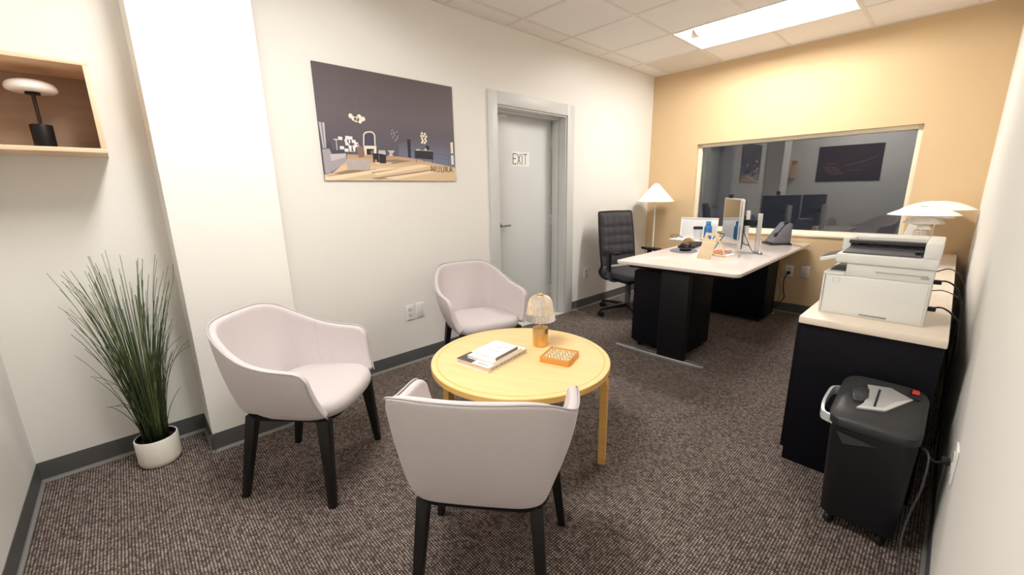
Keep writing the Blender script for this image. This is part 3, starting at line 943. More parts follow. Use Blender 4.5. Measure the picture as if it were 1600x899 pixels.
tr = thing('decorative_tray', 'small square orange wood tray with a cut flower pattern on the round table', 'tray', (1.533, 1.438, TZ), math.radians(19))
h_ = .073
for (a, b, c, d) in [(-h_, h_, -h_, -h_ + .006), (-h_, h_, h_ - .006, h_), (-h_, -h_ + .006, -h_ + .006, h_ - .006), (h_ - .006, h_, -h_ + .006, h_ - .006)]:
    MB().box(a, b, c, d, 0, .030, .001).build('tray_side', M_TRAY, tr)
MB().box(-h_ + .005, h_ - .005, -h_ + .005, h_ - .005, 0.001, .017).build('tray_floor', mat('tray_lining', (120, 84, 54), 0.7), tr)
MB().box(-h_ + .006, h_ - .006, -h_ + .006, h_ - .006, .017, .0225).build('cream_panel', mat('lattice_cream', (240, 216, 170), 0.5), tr)
lat = MB()
M_CUT = mat('cut_pattern_dark', (92, 66, 44), 0.7)
for i in range(4):
    for j in range(4):
        cx, cy = (-1.5 + i) * .0325, (-1.5 + j) * .0325
        off = (i + j) % 2 * PI / 6
        for k in range(6):
            a = k * PI / 3 + off
            px, py = cx + .0095 * math.cos(a), cy + .0095 * math.sin(a)
            lat.poly([(px + .0056 * math.cos(q) * math.cos(a) - .0031 * math.sin(q) * math.sin(a), py + .0056 * math.cos(q) * math.sin(a) + .0031 * math.sin(q) * math.cos(a), .0228) for q in [2 * PI * z / 10 for z in range(10)]])
        for k in range(4):
            a = k * PI / 2 + PI / 4
            px, py = cx + .0205 * math.cos(a), cy + .0205 * math.sin(a)
            if abs(px) < .064 and abs(py) < .064:
                lat.poly([(px + .0026 * math.cos(q), py + .0026 * math.sin(q), .0229) for q in [2 * PI * z / 8 for z in range(8)]])
lat.build('flower_cutouts', M_CUT, tr, smooth=0)

# ------------------------------------------------------------------ shelf box with its lamp
SB = (0.0, 0.30, -0.44, 0.0, 1.482, 1.828)
bx_ = thing('wall_shelf_box', 'open birch shelf box hung on the white wall at the left', 'shelf', (0, 0, 0))
x0, x1, y0, y1, z0, z1 = SB
tk = .017
MB().box(x0, x1, y0, y1, z0, z0 + tk, .0008).build('bottom_panel', M_PLY, bx_)
MB().box(x0, x1, y0, y1, z1 - tk, z1, .0008).build('top_panel', M_PLY, bx_)
MB().box(x0, x1, y1 - tk, y1, z0 + tk, z1 - tk, .0008).build('side_panel', M_PLY, bx_)
MB().box(x0, x1, y0, y0 + tk, z0 + tk, z1 - tk, .0008).build('side_panel', M_PLY, bx_)
MB().box(x0 + .002, x0 + .012, y0 + tk, y1 - tk, z0 + tk, z1 - tk).build('back_panel', M_PLYBACK, bx_)
sl = thing('mushroom_lamp', 'black lamp with a flat white mushroom shade inside the shelf box', 'lamp', (0.155, -0.179, z0 + tk))
MB().cyl(.033, 0, .094, seg=36, bev=.002).build('base', M_BLACK, sl)
MB().cyl(.006, .09, .232, seg=14).build('stem', mat('dark_bronze', (60, 50, 46), 0.35, metal=0.7), sl)
MB().lathe([(.028, .216), (.062, .215), (.071, .220), (.0745, .230), (.071, .243), (.060, .253), (.040, .260), (.015, .263), (.004, .2635)], 48).build('shade', M_OPAL, sl, smooth=60)
MB().cyl(.022, .208, .217, seg=24).build('socket_disc', M_BLACK, sl)

# ------------------------------------------------------------------ potted grass
pg = thing('potted_grass', 'tall artificial grass in a white ceramic pot in the corner', 'plant', (0.182, -0.062, 0))
PR = .086
MB().lathe([(PR - .022, 0), (PR - .010, .004), (PR - .003, .014), (PR, .03), (PR, .138), (PR - .002, .142), (PR - .006, .142), (PR - .007, .138), (PR - .007, .118)], 48, cap=False).lathe([(.0, .0005), (PR - .02, .0005)][1:] + [(PR - .021, .001)], 48).build('pot', M_POT, pg)
MB().lathe([(PR - .0068, .137), (PR - .0062, .1415), (PR - .013, .140), (PR - .0135, .116)], 48, cap=False).build('pot_liner', M_BLACK, pg)
MB().lathe([(PR - .013, .118), (.05, .122), (.01, .126)], 32).build('soil', M_SOIL, pg)
M_GRASS = [mat('grass_blade_a', (70, 86, 50), 0.55, var=.3, vscale=9), mat('grass_blade_b', (104, 118, 72), 0.55, var=.25, vscale=9), mat('grass_blade_c', (58, 68, 46), 0.6, var=.25, vscale=9)]
gr = MB()
gb = gr.bm
r = random.Random(11)
def blade(b0, tip, sag, r0, mi):
    p0 = Vector(b0)
    p3 = Vector(tip)
    c1 = p0 + Vector(((p3.x - p0.x) * .12, (p3.y - p0.y) * .12, (p3.z - p0.z) * .45))
    c2 = p0 + Vector(((p3.x - p0.x) * .55, (p3.y - p0.y) * .55, (p3.z - p0.z) * .80 + sag))
    pts = []
    for i in range(8):
        u = i / 7
        q = p0 * (1 - u) ** 3 + c1 * 3 * u * (1 - u) ** 2 + c2 * 3 * u * u * (1 - u) + p3 * u ** 3
        q.x = max(q.x, -0.182 + .006)
        if q.x < CX - 0.182 + .01:
            q.y = min(q.y, CY0 + 0.062 - .008)
        q.y = max(q.y, S + 0.062 + .01)
        pts.append(q)
    gr.tube(pts, r0, 3, mi, r1=.0011)
for k in range(215):
    a = r.uniform(0, 2 * PI)
    q = r.random() ** .6
    rb = .052 * r.random() ** .5
    b0 = (rb * math.cos(a), rb * math.sin(a), .118)
    hgt = r.uniform(.62, 1.08) if r.random() < .75 else r.uniform(.35, .75)
    sp = q * .185 * (hgt ** .5)
    dx, dy = sp * math.cos(a), sp * math.sin(a) - .004
    blade(b0, (b0[0] + dx, b0[1] + dy, hgt - sp * .25), 0.0, r.uniform(.0016, .0026), r.randrange(3))
for tip in [(.05, -.20, .86), (.02, -.165, .52), (-.02, -.13, .46), (.10, -.165, .97), (.03, -.17, .99), (.06, .20, .58), (.16, .17, .66), (.1, .2, .62), (.2, -.1, .42), (.03, -.14, .36)]:
    blade((r.uniform(-.04, .04), r.uniform(-.04, .04), .118), tip, .06, .0019, r.randrange(3))
tag(gr.build('grass_blades', M_GRASS, pg, smooth=180), kind='stuff')

# ------------------------------------------------------------------ floor lamp in the corner
fl_ = thing('floor_lamp', 'white floor lamp with a cone shade in the corner behind the desk chair', 'lamp', (0.243, 4.715, 0))
MB().lathe([(.125, 0), (.13, .004), (.13, .014), (.122, .018), (.012, .020)], 40).build('base', M_WHITELAC, fl_)
MB().cyl(.0075, .018, 1.19, seg=14).build('pole', M_WHITELAC, fl_)
MB().lathe([(.212, 1.150), (.2125, 1.153), (.035, 1.352), (.020, 1.362), (.004, 1.364)], 56, cap=False).lathe([(.210, 1.150), (.033, 1.349), (.018, 1.358), (.004, 1.360)], 56, cap=False).build('cone_shade', M_WHITELAC, fl_, smooth=40)
MB().cyl(.02, 1.17, 1.27, seg=16).build('lamp_socket', M_WHITELAC, fl_)

# ------------------------------------------------------------------ desk
DZ = 0.748
DA = math.radians(1.3)
dk = thing('office_desk', 'large white topped desk on black column legs with silver feet', 'desk', (1.3925, 2.830, 0), DA)
dx0, dx1, dy0, dy1 = -.4575, .4575, 0.0, 2.10
MB().prism(rrect(dx0, dx1, dy0, dy1, .045, 8), DZ - .024, DZ, .003).build('desktop', M_DESK, dk)
for n_, yc in ((0, .085), (1, 1.93)):
    MB().prism(rrect(-.092, .122, yc - .028, yc + .028, .006, 3), .02, DZ - .026, .002).build('leg_column', M_BLACK, dk)
    f = MB()
    pts = [(-.47, 0), (-.46, .018), (-.10, .036), (.13, .036), (.245, .016), (.262, 0), (.245, -.016), (.13, -.036), (-.10, -.036), (-.46, -.018)]
    f.rings([[(x, yc + y, .004) for x, y in pts], [(x, yc + y, .018 if abs(x) > .2 else .024) for x, y in pts], [(x * .985, yc + y * .8, .022 if abs(x) > .2 else .030) for x, y in pts]])
    f.build('foot', M_SILVER, dk)
    MB().box(-.36, .40, yc - .03, yc + .03, DZ - .050, DZ - .0245, .003).build('top_bracket', M_BLACK, dk)
    for x in (-.43, .235):
        MB().cyl(.012, 0, .006, (x, yc, 0), 16).build('glide', M_PLASTIC, dk)
MB().box(-.05, .05, .113, 1.902, DZ - .078, DZ - .03, .004).build('cross_beam', M_BLACK, dk)
MB().box(-.30, -.08, .22, .60, DZ - .075, DZ - .0245, .004).build('cable_tray', M_BLACK, dk)

def pedestal(label, loc, w, l, z0, z1, face):
    t = thing('drawer_pedestal', label, 'drawer unit', loc, 0)
    MB().box(0, w, 0, l, z0, z1, .003).build('body', M_BLACK2, t)
    n = 3
    hgt = (z1 - z0 - .02) / n
    for k in range(n):
        za = z0 + .01 + k * hgt
        d_ = MB().box(-.018, -.0005, .004, l - .004, za + .002, za + hgt - .002, .002).build('drawer', M_BLACK2, t)
        MB().box(-.026, -.018, l * .35, l * .65, za + hgt - .03, za + hgt - .02, .002).build('pull', M_GREYPL, d_)
    for x in (.04, w - .04):
        for y in (.04, l - .04):
            MB().cyl(.016, .008, .020, (0, 0, 0), 12, M=Matrix.Translation((x, y, .016)) @ Matrix.Rotation(PI / 2, 4, 'Y') @ Matrix.Translation((0, 0, -.014))).box(x - .012, x + .012, y - .012, y + .012, .03, z0).build('caster', M_PLASTIC, t)
    return t
pedestal('black drawer pedestal under the near end of the white desk', (1.022, 3.005, 0), .455, .42, .045, .66, 0)
pedestal('dark low cabinet under the far end of the white desk by the tan wall', (1.02, 4.395, 0), .585, .33, .035, .60, 0)

# ------------------------------------------------------------------ office chair
oc = thing('office_chair', 'black office swivel chair with a tufted back and armrests at the desk', 'chair', (0.475, 3.805, 0), facing(.956, -.294))
NB = 36
def backpt(u, v):
    """u -1..1 across, v 0..1 up"""
    w = .222 - .02 * (v - .5) ** 2 - .012 * (v > .5) * (v - .5)
    x = u * w
    y = -.205 - .085 * v - .02 * math.sin(PI * v) * 0 + .045 * (u * u) - .03 * (1 - v) ** 2 * 0
    z = .50 + v * .56
    return Vector((x, y, z))
front = []
for j in range(NB + 1):
    v = j / NB
    row = []
    for i in range(NB + 1):
        u = -1 + 2 * i / NB
        p = backpt(u, v)
        puff = .0
        if v > .22:
            vv = (v - .22) / .78 * 4.6
            uu = (u + 1) / 2 * 5
            tuft = (abs(math.sin(PI * vv)) ** .5) * .55 + (abs(math.sin(PI * uu)) ** .5) * .45
            puff = .026 * tuft
        edge = min(1, (1 - abs(u)) * 7, v * 12, (1 - v) * 12)
        p.y += puff * edge + .012 * edge
        row.append(p)
    front.append(row)
bm = bmesh.new()
F = [[bm.verts.new(p) for p in row] for row in front]
Bk = [[bm.verts.new(backpt(-1 + 2 * i / NB, j / NB) + Vector((0, -.022, 0))) for i in range(NB + 1)] for j in range(NB + 1)]
for j in range(NB):
    for i in range(NB):
        bm.faces.new((F[j][i], F[j][i + 1], F[j + 1][i + 1], F[j + 1][i]))
        bm.faces.new((Bk[j][i], Bk[j + 1][i], Bk[j + 1][i + 1], Bk[j][i + 1]))
for j in range(NB):
    for i in (0, NB):
        bm.faces.new((F[j][i], F[j + 1][i], Bk[j + 1][i], Bk[j][i]))
for i in range(NB):
    for j in (0, NB):
        bm.faces.new((F[j][i], Bk[j][i], Bk[j][i + 1], F[j][i + 1]))
bmesh.ops.recalc_face_normals(bm, faces=bm.faces)
m = MB()
m.bm.free()
m.bm = bm
m.build('back_cushion', M_CHAR, oc, smooth=60)
fr_ = MB()
out = [backpt(-1.03, v / 10) + Vector((0, -.012, 0)) for v in range(0, 11)] + [backpt(u / 5, 1.012) + Vector((0, -.012, 0)) for u in range(-5, 6)] + [backpt(1.03, v / 10) + Vector((0, -.012, 0)) for v in range(10, -1, -1)]
fr_.tube(out, .012, 8)
fr_.build('back_frame', M_PLASTIC, oc, smooth=180)
for s in (-1, 1):
    lo = spline([backpt(s * 1.03, 0) + Vector((0, -.012, 0)), (s * .215, -.215, .43), (s * .19, -.17, .375), (s * .12, -.06, .362), (s * .05, .02, .365)], 6)
    MB().tube(lo, .015, 8).build('frame_arm', M_PLASTIC, oc, smooth=180)
st = MB()
def sring(k, z):
    return [(x * k, .02 + (y - .02) * k, z) for x, y in rrect(-.245, .245, -.215, .275, .09, 6)]
st.rings([sring(.9, .405), sring(.98, .412), sring(1, .43), sring(1, .455), sring(.97, .473), sring(.85, .484), sring(.5, .488)])
st.build('seat', M_CHAR, oc, smooth=60)
MB().prism(rrect(-.13, .13, -.14, .14, .03, 4), .35, .405, .006).build('mechanism', M_PLASTIC, oc)
for s in (-1, 1):
    p_ = MB()
    p_.tube(spline([(s * .10, .0, .372), (s * .20, .0, .375), (s * .262, .0, .41), (s * .272, .0, .50)], 6), .016, 8)
    p_.build('arm_bracket', M_GREYPL, oc, smooth=180)
    MB().taper((s * .272, 0, .48), (.030, .052), (s * .272, 0, .668), (.028, .048), .004).build('arm_post', M_PLASTIC, oc)
    MB().prism([(s * .272 + x, y) for x, y in rrect(-.042, .042, -.105, .150, .036, 6)], .666, .692, .008).build('armrest', M_PLASTIC, oc)
MB().cyl(.028, .095, .36, seg=20).build('gas_lift', M_GREYPL, oc)
ba_ = math.atan2(-.316, -.13) - facing(.956, -.294)
for k in range(5):
    a = ba_ + k * 2 * PI / 5
    ca, sa = math.cos(a), math.sin(a)
    M = Matrix.Rotation(a, 4, 'Z')
    sp = MB()
    sp.rings([[(.0, -.026, .075), (.0, .026, .075), (.0, .026, .118), (.0, -.026, .118)], [(.18, -.021, .078), (.18, .021, .078), (.18, .021, .105), (.18, -.021, .105)], [(.335, -.014, .066), (.335, .014, .066), (.335, .014, .082), (.335, -.014, .082)]], M=M)
    leg = sp.build('base_spoke', M_PLASTIC, oc, smooth=20)
    c_ = MB()
    for o_ in (-.016, .016):
        c_.cyl(.027, -.011, .011, seg=18, bev=.003, M=M @ Matrix.Translation((.33, o_, .028)) @ Matrix.Rotation(PI / 2, 4, 'X'))
    c_.cyl(.008, .03, .068, M=M @ Matrix.Translation((.33, 0, 0)), seg=10)
    c_.build('caster', M_PLASTIC, leg)

# ------------------------------------------------------------------ things on the desk
pad = thing('desk_mat', 'oval grey mat near the left edge of the white desk', 'mat', (1.105, 3.66, DZ), math.radians(20))
MB().lathe([(.145, 0), (.15, .0015), (.15, .003), (.147, .004)], 48, M=Matrix.Diagonal((.78, 1.12, 1, 1))).build('mat_sheet', mat('grey_mat', (112, 112, 120), 0.7), pad)
pk = thing('desk_puck', 'rounded black puck shaped device on the grey oval mat', 'device', (1.125, 3.655, DZ + .004))
MB().lathe([(.044, 0), (.050, .004), (.052, .02), (.050, .048), (.046, .060), (.036, .067), (.012, .069)], 36).build('body', M_PLASTIC, pk, smooth=60)
MB().lathe([(.0522, .018), (.0528, .020), (.0528, .024), (.0522, .026)], 36, cap=False).build('ring', M_GREYPL, pk)
MB().box(.020, .042, -.048, -.040, .034, .050, .002).build('button', M_GREYPL, pk)
kb = thing('keyboard', 'black keyboard lying on the white desk behind the grey mat', 'keyboard', (1.02, 4.03, DZ), math.radians(8))
MB().prism(rrect(-.075, .075, -.215, .215, .02, 4), 0, .016, .003).build('case', M_PLASTIC, kb)
kc = MB()
for i in range(5):
    for j in range(14):
        x, y = .055 - i * .0275, -.195 + j * .030
        kc.box(x - .0115, x + .0115, y - .0125, y + .0125, .016, .023, .002, seg=1)
tag(kc.build('keycaps', mat('keycap_black', (38, 38, 41), 0.45), kb), kind='stuff')
rs = thing('white_riser', 'low white riser board at the far left corner of the desk', 'riser', (0.655, 4.27, 0))
MB().prism(rrect(0, .40, 0, .46, .012, 3), DZ + .004, DZ + .022, .002).build('board', M_WHITEPL, rs)
for x, y in ((.28, .04), (.38, .04), (.38, .42), (.28, .42)):
    MB().box(x - .012, x + .012, y - .012, y + .012, DZ, DZ + .004).build('foot_pad', M_GREYPL, rs)
RZ = DZ + .022
wp = thing('white_board', 'small white framed board leaning upright on the riser', 'board', (0.675, 4.50, RZ), math.radians(5))
tilt = Matrix.Rotation(math.radians(-6), 4, 'X')
MB().box(0, .375, 0, .012, 0, .215, .002, M=tilt).build('panel', mat('board_face', (226, 225, 226), 0.3), wp)
b4 = MB()
b4.box(-.004, .379, -.004, .014, .209, .219, .002, M=tilt).box(-.004, .004, -.004, .014, 0.001, .209, .002, M=tilt).box(.371, .379, -.004, .014, 0.001, .209, .002, M=tilt).box(.004, .371, -.004, .014, 0.001, .007, .002, M=tilt)
b4.build('rim', M_WHITELAC, wp)
cp = thing('paper_cup', 'white paper cup with a black band at the rim on the riser', 'cup', (0.918, 4.38, RZ))
MB().lathe([(.036, 0), (.037, .002), (.044, .115), (.044, .117)], 32).build('cup_wall', mat('cup_white', (232, 234, 238), 0.6), cp)
MB().lathe([(.0462, .112), (.0465, .116), (.0460, .134), (.043, .137), (.01, .137)], 32).build('lid', M_INK, cp)
bo = thing('water_bottle', 'blue water bottle beside the paper cup on the desk', 'bottle', (1.013, 4.40, RZ))
MB().lathe([(.034, 0), (.037, .004), (.037, .120), (.034, .140), (.024, .155), (.022, .160)], 32).build('body', M_BLUE, bo)
MB().lathe([(.0235, .160), (.0245, .163), (.0245, .190), (.022, .195), (.006, .195)], 28).build('cap', mat('bottle_cap_blue', (80, 140, 192), 0.4), bo)
wd = thing('wooden_holder', 'rounded brown wooden holder in front of the white board', 'holder', (0.915, 4.25 - .06, DZ))
prof = [(.055 * math.cos(PI * k / 14), .01 + .050 * math.sin(PI * k / 14)) for k in range(15)]
MB().prism([(.055, 0)] + prof + [(-.055, 0)], -.02, .02, .003, M=Matrix.Rotation(PI / 2, 4, 'X')).build('holder_body', M_ORANGEWOOD, wd)
pp = thing('peach_card_stack', 'short stack of peach coloured cards on the riser beside the paper cup', 'cards', (1.003, 4.325, RZ), math.radians(8))
for k in range(4):
    MB().box(-.035 + k * .003, .045 + k * .002, -.026, .026, k * .006, k * .006 + .0055, .001).build('card', mat('peach_card_%d' % (k % 2), ((232, 178, 140), (240, 206, 176))[k % 2], 0.7), pp)

es = thing('wooden_easel', 'pale wood tabletop easel with a slot, near the desk front edge', 'easel', (1.420, 3.325, DZ), math.radians(-14))
lean = Matrix.Rotation(math.radians(-25), 4, 'X')
pb = MB()
hw = .058
pb.box(-hw, hw, -.006, .004, .0, .150, .002, M=lean)
pb.build('front_board', M_PALEWOOD, es)
for nm, bxx in (('slot_rail', (-hw, hw, -.006, .006, .198, .218)), ('slot_rail', (-hw, hw, -.006, .006, .150, .164)), ('slot_stile', (-hw, -hw + .016, -.006, .006, .164, .198)), ('slot_stile', (hw - .016, hw, -.006, .006, .164, .198))):
    MB().box(*bxx, .001, M=lean).build(nm, M_PALEWOOD, es)
top = lean @ Vector((0, .004, .19))
for s in (-1, 1):
    MB().tube([(s * .046, top.y + .004, top.z), (s * .052, .205, .006)], .006, 8).build('back_leg', M_PALEWOOD, es)
MB().tube([(-.052, .205, .006), (.052, .205, .006)], .006, 8).build('cross_bar', M_PALEWOOD, es)
nb = thing('leather_notebook', 'brown leather notebook lying behind the easel', 'notebook', (1.412, 3.672, DZ + .003), math.radians(-4))
MB().box(-.058, .058, -.11, .11, 0, .003, .001).box(-.058, .058, -.11, .11, .015, .018, .001).box(-.059, -.056, -.11, .11, 0, .018, .001).build('cover', M_BROWNLEATHER, nb)
MB().box(-.055, .053, -.106, .106, .003, .015).build('page_block', M_PAPER, nb)
for k, (x, y, a) in enumerate([(1.462, 3.650, -8)]):
    ps = thing('loose_paper', 'white sheet of paper partly under the brown notebook', 'paper', (x, y, DZ), math.radians(a))
    MB().box(-.072, .050, -.095, .10, .0003, .0022).build('sheet', M_PAPER, ps, smooth=0)

# two monitors in a row, turned so that their screens graze the line of sight
def monitor(label, p_far, p_near):
    f_, n_ = Vector(p_far), Vector(p_near)
    ax = (f_ - n_)
    mw = ax.length / 2 - .004
    c_ = (f_ + n_) / 2
    t = thing('desk_monitor', label, 'monitor', (c_.x, c_.y, DZ), math.atan2(ax.y, ax.x), 'monitors on the white desk')
    # local x runs along the screen away from the camera, screen faces local +y
    mz0, mz1 = .060, .450
    MB().box(-mw, mw, -.022, .0, mz0, mz1, .004).build('back_shell', M_PLASTIC, t)
    MB().box(-mw + .009, mw - .009, 0, .0015, mz0 + .018, mz1 - .009).build('screen', M_SCREEN, t, smooth=0)
    bz = MB()
    bz.box(-mw - .002, -mw + .009, -.014, .003, mz0, mz1, .002).box(mw - .009, mw + .002, -.014, .003, mz0, mz1, .002)
    bz.box(-mw + .009, mw - .009, -.012, .003, mz1 - .009, mz1 + .002, .001).box(-mw + .009, mw - .009, -.012, .003, mz0 - .002, mz0 + .018, .001)
    bz.build('bezel', M_ALU, t)
    MB().box(-.028, .028, -.158, -.124, .006, .335, .003).build('stand_upright', M_ALU, t)
    MB().box(-.022, .022, -.124, -.022, .235, .285, .003).build('tilt_arm', M_PLASTIC, t)
    MB().prism(rrect(-.10, .10, -.165, .025, .012, 4), 0, .006, .0015).build('base_plate', M_ALU, t)
    MB().tube(spline([(-.06, -.024, .20), (-.07, -.06, .12), (-.09, -.10, .04), (-.07, -.15, .0095), (.0, -.185, .004), (.10, -.18, .004)], 6), .003, 6).build('cable', M_CORD, t, smooth=180)
    return t
monitor('farther of the two monitors in a row, with the round webcam on top', (1.118, 4.500), (1.416, 4.060))
monitor('nearer of the two monitors in a row, its flat aluminium stand upright facing the credenza', (1.424, 4.045), (1.583, 3.600))
wc = thing('webcam', 'small round black webcam clipped on top of the farther monitor', 'webcam', (1.240, 4.302, DZ + .4525), math.atan2(.44, -.298))
MB().lathe([(.004, -.022), (.018, -.018), (.023, -.006), (.023, .006), (.018, .018), (.004, .022)], 24, M=Matrix.Translation((0, 0, .026)) @ Matrix.Rotation(PI / 2, 4, 'X')).build('camera_ball', M_PLASTIC, wc, smooth=60)
MB().box(-.018, .018, -.018, .014, 0, .006, .002).build('clip', M_PLASTIC, wc)
ar = thing('bent_black_stand', 'bent dark metal stand in front of the monitor screens', 'stand', (1.235, 4.06, DZ))
MB().tube(spline([(.035, -.13, .0045), (.045, -.05, .07), (.06, .01, .125), (.015, .02, .128), (-.05, .06, .085), (-.075, .09, .0045)], 6), .0045, 8).build('rod', mat('dark_steel', (64, 62, 60), 0.35, metal=0.6), ar, smooth=180)

ph = thing('desk_phone', 'dark grey desk phone with handset by the window', 'phone', (1.590, 4.66, DZ), math.radians(42))
ph.scale = (.86, .86, 1.0)
MB().prism([(-.105, 0), (.090, 0), (.090, .20), (.055, .215), (.035, .205), (-.105, .032)], -.085, .085, .006, M=Matrix.Rotation(PI / 2, 4, 'X')).build('phone_body', mat('phone_grey', (104, 106, 114), 0.35), ph)
MB().box(-.13, .095, -.10, .10, 0, .022, .004).build('phone_base', M_PLASTIC, ph)
hs = MB()
hs.tube(spline([(-.055, -.055, .085), (-.02, -.055, .130), (.02, -.055, .178), (.042, -.055, .213)], 5), .014, 10)
hs.cyl(.024, -.014, .016, seg=20, bev=.004, M=Matrix.Translation((-.055, -.055, .095)) @ Matrix.Rotation(math.radians(-50), 4, 'Y'))
hs.cyl(.024, -.014, .016, seg=20, bev=.004, M=Matrix.Translation((.036, -.055, .212)) @ Matrix.Rotation(math.radians(-50), 4, 'Y'))
hs.build('handset', M_PLASTIC, ph, smooth=60)
key = MB()
for i in range(4):
    for j in range(3):
        key.box(-.075 + i * .026, -.057 + i * .026, -.01 + j * .028, .010 + j * .028, 0, .004, .001, M=Matrix.Translation((-.012, 0, .055)) @ Matrix.Rotation(math.radians(-51), 4, 'Y') @ Matrix.Translation((.07, 0, .0)), seg=1)
key.build('keypad', M_GREYPL, ph)
pts = []
for k in range(120):
    u = k / 119
    base = Vector((.06 - .17 * u - .04 * math.sin(PI * u), -.36 + .255 * u, .0105 + .015 * math.sin(PI * u)))
    pts.append(base + Vector((.007 * math.cos(u * 90), 0, .007 * math.sin(u * 90))))
MB().tube(pts, .0022, 5).build('coiled_cord', M_CORD, ph, smooth=180)
for lab, p in (('black cable loop lying left of the white board on the riser', [(.68, 4.42, RZ + .003), (.66, 4.36, RZ + .012), (.665, 4.30, RZ + .03), (.69, 4.29, RZ + .045), (.72, 4.33, RZ + .04), (.74, 4.40, RZ + .02), (.73, 4.45, RZ + .003), (.69, 4.46, RZ + .003)]),):
    c_ = thing('cable', lab, 'cable')
    MB().tube(spline(p, 6), .003, 6).build('cable_run', M_CORD, c_, smooth=180)
c_ = thing('power_cord', 'thick black power cord from the tan wall outlet down behind the dark cabinet', 'cord')
MB().tube(spline([(1.650, 4.935, .425), (1.636, 4.915, .40), (1.622, 4.92, .33), (1.628, 4.925, .24), (1.645, 4.925, .17), (1.615, 4.925, .115), (1.58, 4.90, .06), (1.50, 4.88, .012)], 8), .0045, 6).build('cord_run', M_CORD, c_, smooth=180)
MB().box(1.636, 1.664, 4.925, 4.955, .415, .442, .004).build('plug', M_CORD, c_)
c_ = thing('thin_cord', 'thin brown cord hanging from the desk beside the tan wall outlet', 'cord')
MB().tube(spline([(1.552, 4.92, .72), (1.552, 4.92, .60), (1.565, 4.93, .50), (1.582, 4.93, .40), (1.575, 4.93, .33), (1.603, 4.93, .25), (1.60, 4.93, .16), (1.57, 4.92, .08), (1.50, 4.90, .010)], 8), .0024, 6).build('cord_run', mat('brown_cord', (74, 56, 44), 0.6), c_, smooth=180)

# ------------------------------------------------------------------ credenza, printer, lamps
CZ = 0.732
cr = thing('credenza', 'long black credenza with a pale maple top along the right wall', 'cabinet', (2.335, 2.145, 0))
CL = D - 2.145 - .02
MB().box(.008, .462, .024, CL - .01, .0, CZ - .032, .002).build('body', M_BLACK2, cr)
MB().box(0, .467, 0, CL, CZ - .032, CZ, .004).build('top_slab', M_CRED, cr)
for k in range(4):
    ya, yb = .03 + k * (CL - .05) / 4, .03 + (k + 1) * (CL - .05) / 4
    dd = MB().box(-.008, .0075, ya + .002, yb - .002, .06, CZ - .036, .0015).build('door', M_BLACK2, cr)
    MB().box(-.018, -.008, yb - .06, yb - .045, .50, .62, .002).build('handle', M_GREYPL, dd)

pn = thing('printer', 'white multifunction printer with document feeder on the credenza', 'printer', (2.55, 2.287, CZ))
w0, w1, pd = -.175, .176, .37
lo = MB()
lo.prism([(w0, .0), (w1, .0), (w1, pd), (w0, pd)], 0, .178, .006)
lo.build('lower_body', M_PRN, pn)
MB().box(-.160, .168, -.0035, .0, .010, .172, .0015).build('access_panel', M_PRN, pn)
MB().box(-.1672, -.1650, -.0006, .0005, .006, .178).build('panel_gap', M_GREYPL, pn)
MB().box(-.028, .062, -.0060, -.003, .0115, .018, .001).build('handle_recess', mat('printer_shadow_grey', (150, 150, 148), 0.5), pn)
lg = MB()
for b_ in ((-.138, -.112, .148, .150), (-.138, -.112, .164, .166), (-.138, -.136, .150, .164), (-.114, -.112, .150, .164)):
    lg.box(b_[0], b_[1], -.0042, -.0033, b_[2], b_[3])
lg.build('square_emblem', mat('emblem_grey', (204, 204, 200), 0.4), pn)
MB().prism([(-.175, .0), (-.098, .0), (-.098, .36), (-.175, .36)], .178, .190, .003).build('tray_deck', M_PRN, pn)
MB().box(-.160, -.104, .05, .30, .190, .193, .001).build('output_tray', M_GREYPL, pn)
MB().box(-.098, .176, .004, .36, .178, .236, .004).build('middle_body', mat('printer_white_mid', (220, 221, 217), 0.4), pn)
MB().box(.0, .16, .0015, .004, .205, .209, .001).box(.14, .165, .001, .004, .196, .203, .002).build('front_slot', mat('slot_shadow', (176, 176, 172), 0.5), pn)
sc_ = MB()
sc_.box(-.138, .182, -.006, .35, .236, .278, .006)
sc_.build('scanner_unit', M_PRN, pn)
MB().box(-.206, -.134, .05, .26, 0, .018, .004, M=Matrix.Translation((0, 0, .247)) @ Matrix.Translation((-.134, 0, 0)) @ Matrix.Rotation(math.radians(-16), 4, 'Y') @ Matrix.Translation((.134, 0, 0))).build('control_panel', M_PRN, pn)
MB().box(-.200, -.144, .06, .25, .018, .0195, M=Matrix.Translation((0, 0, .247)) @ Matrix.Translation((-.134, 0, 0)) @ Matrix.Rotation(math.radians(-16), 4, 'Y') @ Matrix.Translation((.134, 0, 0))).build('control_screen', M_SHADE, pn)
MB().box(.135, .184, .0, .345, .278, .340, .006).build('feeder_side', M_PRN, pn)
MB().box(-.142, -.098, .13, .345, .278, .336, .006).build('feeder_side', M_PRN, pn)
MB().box(-.098, .135, .185, .345, .278, .340, .006).build('feeder_cover', M_PRN, pn)
MB().box(-.098, .135, .150, .185, .279, .300).build('feeder_throat', M_INK, pn)
MB().rings([[(-.120, .006, .279), (.128, .006, .279), (.128, .006, .284), (-.120, .006, .284)], [(-.108, .115, .296), (.134, .115, .296), (.134, .115, .301), (-.108, .115, .301)]]).build('document_tray', M_GREYPL, pn)
MB().box(-.116, .134, .100, .130, .312, .330, .004).build('feeder_bar', M_SHADE, pn)
MB().box(-.112, .134, .120, .148, .279, .312, .002).build('feeder_back', M_PLASTIC, pn)
rl = MB()
for k in range(7):
    rl.cyl(.009, -.010, .010, seg=14, M=Matrix.Translation((-.09 + k * .035, .118, .303)) @ Matrix.Rotation(PI / 2, 4, 'Y'))
rl.build('feed_rollers', M_PLASTIC, pn)
